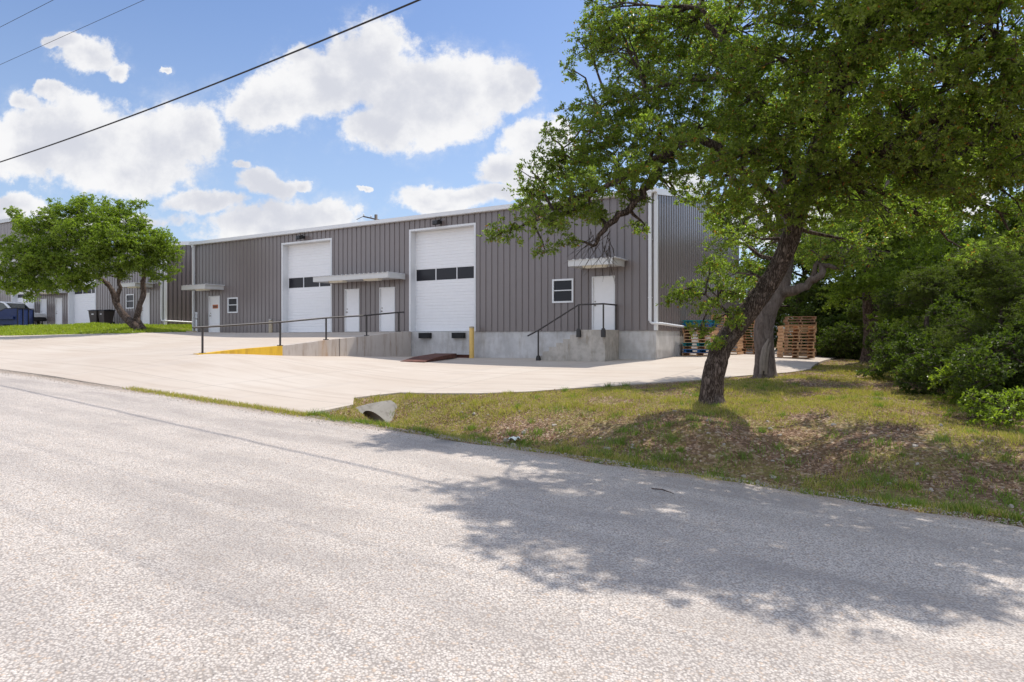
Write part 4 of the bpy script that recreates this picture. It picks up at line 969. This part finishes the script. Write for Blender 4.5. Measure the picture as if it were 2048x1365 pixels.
# wood behind
bgt = [('dense oak at the wood edge directly behind the stacked pallets', 1600, 38, 470, 3.4), ('broad dark oak in the wood between the pallets and the shaded trunk', 1690, 36, 450, 3.2), ('tall oak in the wood behind the shaded trunk', 1790, 34, 330, 3.6),
       ('thick oak in the wood above the cedars', 1900, 30, 420, 3.4), ('oak of the wood at the far right picture edge', 2020, 27, 400, 3.4), ('low scrubby oak beside the far corner of the warehouse', 1510, 44, 520, 2.8), ('oak in the second row of the wood, right of centre', 1850, 42, 380, 3.6), ('outermost right oak of the wood', 2150, 22, 350, 3.2)]
for i, (lb, px, Y, ty_, r) in enumerate(bgt):
    rr = random.Random(100 + i); x, y, _ = at(px, 0, Y); z0 = float(Hground(x, y)) - .05; zt = (677.5 - ty_) / 1365 * Y; base = (x, y, z0)
    tk = ([base, (x + .1, y, z0 + 1.2), (x - .1, y, z0 + 2.6), (x + .2, y, (z0 + zt) / 2 + 1)], [.3, .24, .2, .12]); bs = []
    for j in range(13):
        a = rr.uniform(0, 6.28); h = rr.uniform(.12, .95); q = r * math.sqrt(max(.1, 1 - (h * 1.6 - .7) ** 2)) * rr.uniform(.35, .8)
        bs.append(((x + q * math.cos(a), y + q * math.sin(a) * .8, z0 + (zt - z0) * h), rr.uniform(.9, 1.4) * r / 3.2, rr.uniform(.7, 1.0) * r / 3.2))
    _, _, n = tree('wood_tree', lb, 'tree', base, tk, [], bs, 200 + i, leafm='wood_leaf', dens=1.1, ntw=7, nlf=7, pr=.7, L=.17, Wd=.10, twigs=.05, branch_to=.15, group='oaks of the wood at right', flat=.7); nl += n
# cedars and shrubs at right
def cedar(lb, px, Y, ty_, r, seed, base_y=None, name='cedar', leafm='cedar_leaf'):
    rr = random.Random(seed); x, y, _ = at(px, 0, Y); z0 = float(Hground(x, y)) - .03; zt = (677.5 - ty_) / 1365 * Y; base = (x, y, z0); bs = []
    tk = ([base, (x + .06, y, z0 + .8), (x - .1, y, z0 + 1.6), (x + .05, y, z0 + (zt - z0) * .8)], [.10, .08, .06, .03])
    for j in range(16):
        h = rr.uniform(.05, .95); a = rr.uniform(0, 6.28); q = r * (1.05 - h * .75) * rr.uniform(.3, .85)
        bs.append(((x + q * math.cos(a), y + q * math.sin(a), z0 + .2 + (zt - z0) * h), .5 * r / 1.3, .32 * r / 1.3))
    return tree(name, lb, 'cedar tree' if name == 'cedar' else 'shrub', base, tk, [], bs, seed, leafm=leafm, dens=2.8, ntw=9, nlf=16, pr=.34, L=.055, Wd=.016, twigs=.25, branch_to=.6, flat=.45)[2]
nl += cedar('feathery cedar growing low in front of the shaded wood', 1860, 18.5, 560, 1.6, 301)
nl += cedar('nearest feathery cedar at the right picture edge', 2010, 15.0, 520, 1.7, 302)
nl += cedar('cedar partly hidden behind the other two cedars', 1960, 21, 500, 1.9, 303)
nl += cedar('wide cedar cut by the right picture edge', 2110, 13.2, 600, 1.4, 304)
def shrub(lb, px, Y, r, h, seed, leafm='elm_leaf', L=.07, dens=1.2, cat='shrub', grp=None):
    rr = random.Random(seed); x, y, _ = at(px, 0, Y); z0 = float(Hground(x, y)) - .02; base = (x, y, z0); bs = []
    for j in range(11): a = rr.uniform(0, 6.28); q = r * rr.uniform(.1, 1.1); u_ = rr.uniform(.5, 1.25); bs.append(((x + q * math.cos(a), y + q * math.sin(a), z0 + h * rr.uniform(.12, 1.05) * (1.1 - .35 * q / r)), r * .42 * u_, h * .24 * u_))
    return tree('shrub', lb, cat, base, ([base, (x, y, z0 + h * .3), (x + .05, y, z0 + h * .6)], [.025, .02, .01]), [], bs, seed, leafm=leafm, dens=dens, ntw=6, nlf=8, pr=.26, L=L, Wd=L * .5, twigs=.6, branch_to=.8, group=grp, flare=1)[2]
for _a in (('brush closing the gap between the warehouse corner and the pallets', 1548, 41, 2.0, 3.2, 418), ('brush behind the stacks seen between the two big trunks', 1500, 43, 1.8, 3.0, 419), ('leafy brush at the foot of the shaded oak, facing the grass', 1815, 19.5, 1.3, 1.7, 411), ('leafy brush filling the middle of the wood edge', 1880, 16.9, 1.2, 1.6, 412), ('leafy brush between the cedars and the grass', 1955, 14.7, 1.1, 1.6, 413), ('leafy brush nearest the road at the right picture edge', 2050, 12.9, 1.1, 1.5, 414), ('tall brush under the far oaks behind the dark stack', 1740, 29.5, 1.8, 2.6, 415), ('high leafy brush above the cedars at right', 2000, 17.5, 1.7, 3.4, 416), ('high leafy brush right of the shaded oak', 1880, 21, 1.8, 3.6, 417)):
    nl += shrub(*_a, 'wood_leaf', .085, 2.0)
nl += shrub('bright yellow-green shrub in front of the cedars', 1925, 13.6, .55, .75, 401, 'oak_leaf_young')
nl += shrub('low green shrub at the right picture edge below the cedars', 2020, 11.6, .7, .7, 402)
nl += shrub('small bushy plant at the foot of the leftmost cedar', 1835, 17.2, .7, .8, 403)
nl += shrub('dark bush beneath the shaded oak trunk', 1790, 24.0, 1.2, 1.3, 404, 'wood_leaf', .1)
nl += shrub('undergrowth bush between the dark stack and the shaded trunk', 1700, 31.0, 1.8, 2.0, 405, 'wood_leaf', .12)
nl += shrub('bush filling the gap right of the shaded oak trunk', 1880, 22.5, 1.3, 1.6, 406, 'wood_leaf', .1)
nl += shrub('broad dark bush far right under the cedars', 1985, 19.5, 1.5, 1.7, 407, 'wood_leaf', .09)
nl += shrub('tall leafy bush rising just behind the pallets', 1650, 36, 2.2, 3.0, 408, 'wood_leaf', .14)
# left tree
b4 = (-20.6, 37.8, .42)
trunk = ([b4, P_(247,630,37.8), P_(232,605,37.8), P_(226,585,37.9), P_(214,565,38)], [.20, .18, .16, .14, .10])
limbs = [([(-20.45, 37.9, .45), P_(275,640,38), P_(281,610,38), P_(287,580,38), P_(288,545,38), P_(300,500,38)], [.20, .17, .15, .14, .11, .07]),
 ([P_(232,605,37.8), P_(240,580,37.6), P_(238,555,37.6), P_(240,500,37.6)], [.13, .11, .09, .05]),
 ([P_(226,585,37.9), P_(205,562,37.9), P_(160,540,37.5), P_(110,520,37.2)], [.12, .10, .08, .04])]
blobs = [bl(*a) for a in [(200,548,36.6,.45),(250,553,37,.35),(305,552,37,.45),(335,556,37.4,.35),(160,572,36.6,.4),(190,500,36.4,.9),(270,520,36.6,.8),(80,520,36.4,.9),(20,575,36.8,.5),(50,570,36.4,.6),(100,575,36.6,.5),(140,560,36.2,.7),(350,500,37.4,.4),(345,540,37.4,.4),(40,520,37,1.0),(90,500,37,1.15),(60,460,37.4,.9),(110,440,37.6,1.0),(150,470,36.8,1.2),(160,420,37.6,.9),(165,400,38,.5),(205,440,37.4,1.1),(225,480,36.8,1.3),(240,420,38,.7),(275,450,37.6,.85),(290,490,37.2,1.1),(320,480,37.6,.85),(335,510,37.6,.7),(300,530,37.4,.75),
 (190,520,36.6,1.1),(130,530,36.6,1.0),(75,555,36.8,.9),(30,560,37,.8),(20,490,37.6,.7),(245,535,37,.65),(265,410,38,.35),(160,555,37,.6),(120,565,37,.5),(30,430,38,.5),(220,405,38.4,.45),(110,410,38,.4),(5,540,37,.6),(280,410,38,.3),(60,590,37,.4),(180,565,37,.4)]]
_, _, n = tree('shade_tree', 'bright green tree with two dark stems in the grass strip at left', 'tree', b4, trunk, limbs, blobs, 14, leafm='elm_leaf', dens=2.2, ntw=8, nlf=9, pr=.42, L=.105, Wd=.055, twigs=.1, branch_to=.3); nl += n
# ------------------------------------------------------------------ grass, litter, stones
def blades(name, m, X, Y, Z, H, Wb, rs):
    n = len(X); a = rs.uniform(0, 6.283, n); lean = rs.uniform(.1, .9, n) * H; b = rs.uniform(0, 6.283, n)
    V = np.empty((n, 3, 3)); dx = np.cos(a) * Wb / 2; dy = np.sin(a) * Wb / 2
    V[:, 0] = np.stack([X - dx, Y - dy, Z], 1); V[:, 1] = np.stack([X + dx, Y + dy, Z], 1); V[:, 2] = np.stack([X + np.cos(b) * lean, Y + np.sin(b) * lean, Z + H], 1)
    return npmesh(name, m, V.reshape(-1, 3), np.arange(n * 3).reshape(n, 3))
def scatter(n, x0, x1, y0, y1, rs, fade=1.0):
    Y = y0 + (y1 - y0) * rs.uniform(0, 1, n) ** fade; X = rs.uniform(x0, x1, n); return X, Y
rs = np.random.RandomState(21)
X, Y = scatter(900000, -5, 14.5, 5.2, 27, rs, 1.35); ok = (np.abs(X / Y) < .80)
X, Y = X[ok], Y[ok]; S, T_ = to_st(X, Y)
edge_d = np.minimum(pdist(APRON, S, T_), np.abs(S - 15.5))
ok = (~inside(APRON, S, T_)) & (S < 15.72 + (vnoise(T_, S * 0, .5, 31) - .5) * .35) & (T_ < 4)
X, Y, S, T_, edge_d = X[ok], Y[ok], S[ok], T_[ok], edge_d[ok]
pn = .5 * vnoise(X, Y, 1.3, 41) + .3 * vnoise(X, Y, .45, 42) + .25 * vnoise(X, Y, .18, 43)
sunny = np.exp(-((S - 10.9) / 3.2) ** 2) * .22 + np.exp(-((S - 12.2) / 1.2) ** 2 - ((T_ - 0) / 3.0) ** 2) * .25 + np.exp(-(np.abs(S - 15.38) / .26) ** 2) * (.02 + .34 * vnoise(X, Y, .6, 71))
sunny += .05; sunny -= .22 * np.exp(-((S - 13.3) / 1.2) ** 2) * (1 / (1 + np.exp((T_ + 2.2) * 2.5)))
sunny -= .08 * (1 / (1 + np.exp(-(-T_ - 11) * 1.0)))
pr_ = np.clip((pn + sunny - .56) * 4.2, .02, 1); keep = rs.rand(len(X)) < pr_ * .9
X, Y, S, T_, edge_d, pn, sunny = X[keep], Y[keep], S[keep], T_[keep], edge_d[keep], pn[keep], sunny[keep]
Z = Hground(X, Y) - .006
H = rs.uniform(.025, .06, len(X)) * (1 + .9 * (vnoise(X, Y, .35, 44) > .72)) * (1 + .6 * np.exp(-np.abs(S - 15.3) / .25)); Wb = .0045 + .0007 * Y
gr = tag(blades('grass', M['grass_blade'], X, Y, Z, H, Wb, rs), 'patchy sunlit grass on the verge between road and concrete lot', 'grass', kind='stuff')
tx_, ty_, th_ = [], [], []
for i in range(520):
    t_ = rs.uniform(-14, 2); s_ = rs.choice([rs.normal(15.35, .12), rs.uniform(6, 15.4), rs.normal(14.3, .6)]); x, y, _z = AW(-t_, -s_, 0)
    if abs(x / y) > .8 or y < 5 or inside(APRON, np.array([s_]), np.array([t_]))[0] or s_ > 15.75: continue
    k = int(rs.uniform(25, 90)); rr_ = rs.uniform(.03, .13); tx_ += list(x + rs.normal(0, rr_, k)); ty_ += list(y + rs.normal(0, rr_, k)); th_ += list(rs.uniform(.5, 1.2, k) * rs.uniform(.05, .15))
tx_, ty_, th_ = np.array(tx_), np.array(ty_), np.array(th_)
tag(blades('grass_tufts', M['tuft_blade'], tx_, ty_, Hground(tx_, ty_) - .006, th_, np.full(len(tx_), .012), rs), 'taller green weed tufts dotted over the bank and verge', 'weeds', kind='stuff')
# loose gravel along the edge of the road
n = 9000; t_ = rs.uniform(-14, 14, n); s_ = 15.62 + np.abs(rs.normal(0, .28, n)) - .12; GXX, GYY, _q = AW(-t_, -s_, 0); R_ = rs.uniform(.004, .012, n)
base8 = np.array([(1, 0, 0), (-1, 0, 0), (0, 1, 0), (0, -1, 0), (0, 0, .8), (0, 0, -.8)]); V = np.stack([GXX, GYY, Hroad(s_, t_) + R_ * .5 + .004], 1)[:, None, :] + base8[None] * R_[:, None, None] * rs.uniform(.7, 1.3, (n, 6, 1))
F8 = np.array([(0, 2, 4), (2, 1, 4), (1, 3, 4), (3, 0, 4), (2, 0, 5), (1, 2, 5), (3, 1, 5), (0, 3, 5)]); F = (np.arange(n)[:, None, None] * 6 + F8[None]).reshape(-1, 3)
tag(npmesh('gravel', M['limestone'], V.reshape(-1, 3), F), 'loose gravel strewn along the edge of the road', 'gravel', kind='stuff')
# weeds along the lot edge by the road
X = []; Y = []
for t_ in np.arange(1.5, 11.8, .012):
    if vnoise(t_, 3.0, .8, 51) > .22 + .05 * max(0, t_ - 5): 
        for _ in range(8):
            s_ = 15.50 + abs(rs.normal(0, .11 + .05 * vnoise(t_, 1, .5, 52))); x, y, _z = AW(-t_ + rs.uniform(-.02, .02), -s_, 0); X.append(x); Y.append(y)
X = np.array(X); Y = np.array(Y); S, T_ = to_st(X, Y); keep = rs.rand(len(X)) < np.clip(1.15 - (T_ - 3) / 8, .15, 1); X, Y, S, T_ = X[keep], Y[keep], S[keep], T_[keep]; Z = Hroad(S, T_) + .0
tag(blades('roadside_weeds', M['grass_blade'], X, Y, Z, rs.uniform(.03, .11, len(X)), np.full(len(X), .014), rs), 'thin line of weeds where the concrete lot meets the road', 'weeds', kind='stuff')
# lawn strip at left
X = rs.uniform(-44, -15.5, 240000); Y = rs.uniform(30, 52, 240000); S, T_ = to_st(X, Y)
ok = (~occupied(S, T_)) & (S > -3) & (S < 7.5) & (T_ > 27.2) & (T_ < 62) & ((S > .1) | (T_ > 28.9)); X, Y = X[ok], Y[ok]; S, T_ = to_st(X, Y)
Z = Hground(X, Y) - .01; tag(blades('lawn', M['lawn_blade'], X, Y, Z, rs.uniform(.07, .15, len(X)), np.full(len(X), .05), rs), 'bright mown lawn strip between the two parking lots at left', 'grass', kind='stuff')
# leaf litter
rs = np.random.RandomState(22); X, Y = scatter(170000, -4, 14.5, 5.2, 27, rs, 1.3); S, T_ = to_st(X, Y)
ok = (np.abs(X / Y) < .80) & (~inside(APRON, S, T_)) & (S < 15.5) & (T_ < 3); X, Y, S, T_ = X[ok], Y[ok], S[ok], T_[ok]
k = vnoise(X, Y, 1.0, 61) * .6 + vnoise(X, Y, .3, 62) * .4 + .25 * np.exp(-((S - 13.6) / 1.3) ** 2) - .1 * np.exp(-((S - 10.5) / 2.5) ** 2); keep = rs.rand(len(X)) < np.clip((k - .36) * 1.9, .03, 1) * .8
X, Y = X[keep], Y[keep]; P = np.stack([X, Y, Hground(X, Y) + rs.uniform(.0, .02, len(X))], 1); D = unit(rs, len(X)); D[:, 2] = np.abs(D[:, 2]) * .3
V, F = leaves(P, D, .048, .026, rs, .3, 1.5); tag(npmesh('leaf_litter', M['dry_leaf'], V, F), 'dry brown fallen leaves scattered over the bank under the oaks', 'fallen leaves', kind='stuff')
# stones on the bank
stones = []
for i in range(5):
    import bmesh
    bm = bmesh.new(); bmesh.ops.create_icosphere(bm, subdivisions=2, radius=1.0); r_ = random.Random(i)
    ax_ = (r_.uniform(.7, 1.2), r_.uniform(.6, 1.1), r_.uniform(.4, .7)); ph = [r_.uniform(0, 6) for _ in range(6)]
    for v in bm.verts:
        c = v.co.copy(); k = 1 + .18 * math.sin(3 * c.x + ph[0]) + .16 * math.sin(4 * c.y + ph[1]) + .12 * math.sin(5 * c.z + ph[2]); v.co = Vector((c.x * ax_[0], c.y * ax_[1], c.z * ax_[2])) * k
    me = bpy.data.meshes.new('stone'); bm.to_mesh(me); bm.free(); me.materials.append(M['limestone']); stones.append(me)
rnd = random.Random(9)
for i in range(110):
    t_ = rnd.uniform(-10.5, .3); s_ = rnd.choice([rnd.gauss(14.9, .3), rnd.gauss(14.2, .6), rnd.uniform(11.5, 15.2)])
    if s_ > 15.3: continue
    x, y, _z = AW(-t_, -s_, 0)
    if abs(x / y) > .78: continue
    sz = rnd.uniform(.018, .05) * (1.5 if rnd.random() < .12 else 1); o = bpy.data.objects.new('stone', stones[i % 5]); COL.objects.link(o)
    o.location = (x, y, float(Hground(x, y)) + sz * .15); o.scale = (sz, sz, sz); o.rotation_euler = (rnd.uniform(-.4, .4), rnd.uniform(-.4, .4), rnd.uniform(0, 6))
    tag(o, 'small pale limestone lying in the leaf litter of the bank', 'stone', 'pale stones scattered on the bank')
# plastic scrap in the ditch, twig on the road
x, y, _ = at(1028, 887, 12.8); o = thing('plastic_scrap', 'crumpled white plastic scrap lying in the grass of the ditch', 'litter', (x, y, float(Hground(x, y)) + .03), .3)
mb = MB(); V = []; r_ = random.Random(4)
for i in range(9):
    for j in range(5): V.append(((i - 4) * .03, (j - 2) * .035, .03 + .03 * math.sin(i * 1.3 + j) + r_.uniform(0, .03)))
mb.add(V, [(i * 5 + j, i * 5 + j + 1, (i + 1) * 5 + j + 1, (i + 1) * 5 + j) for i in range(8) for j in range(4)], True); mb.build('sheet', M['bag_white'], o)
p0 = Vector(at(1303, 990, 8.15)); p1 = Vector(at(1347, 1000, 7.9)); s_, t_ = to_st(p0.x, p0.y); z = float(Hroad(s_, t_)) + .02
tag(MB().tube([(p0.x, p0.y, z), ((p0.x + p1.x) / 2, (p0.y + p1.y) / 2 + .02, z + .012), (p1.x, p1.y, z - .002)], [.007, .008, .004], 6).build('stick', M['bark']), 'thin broken stick lying on the shaded road', 'stick')
print('leaf faces', nl)
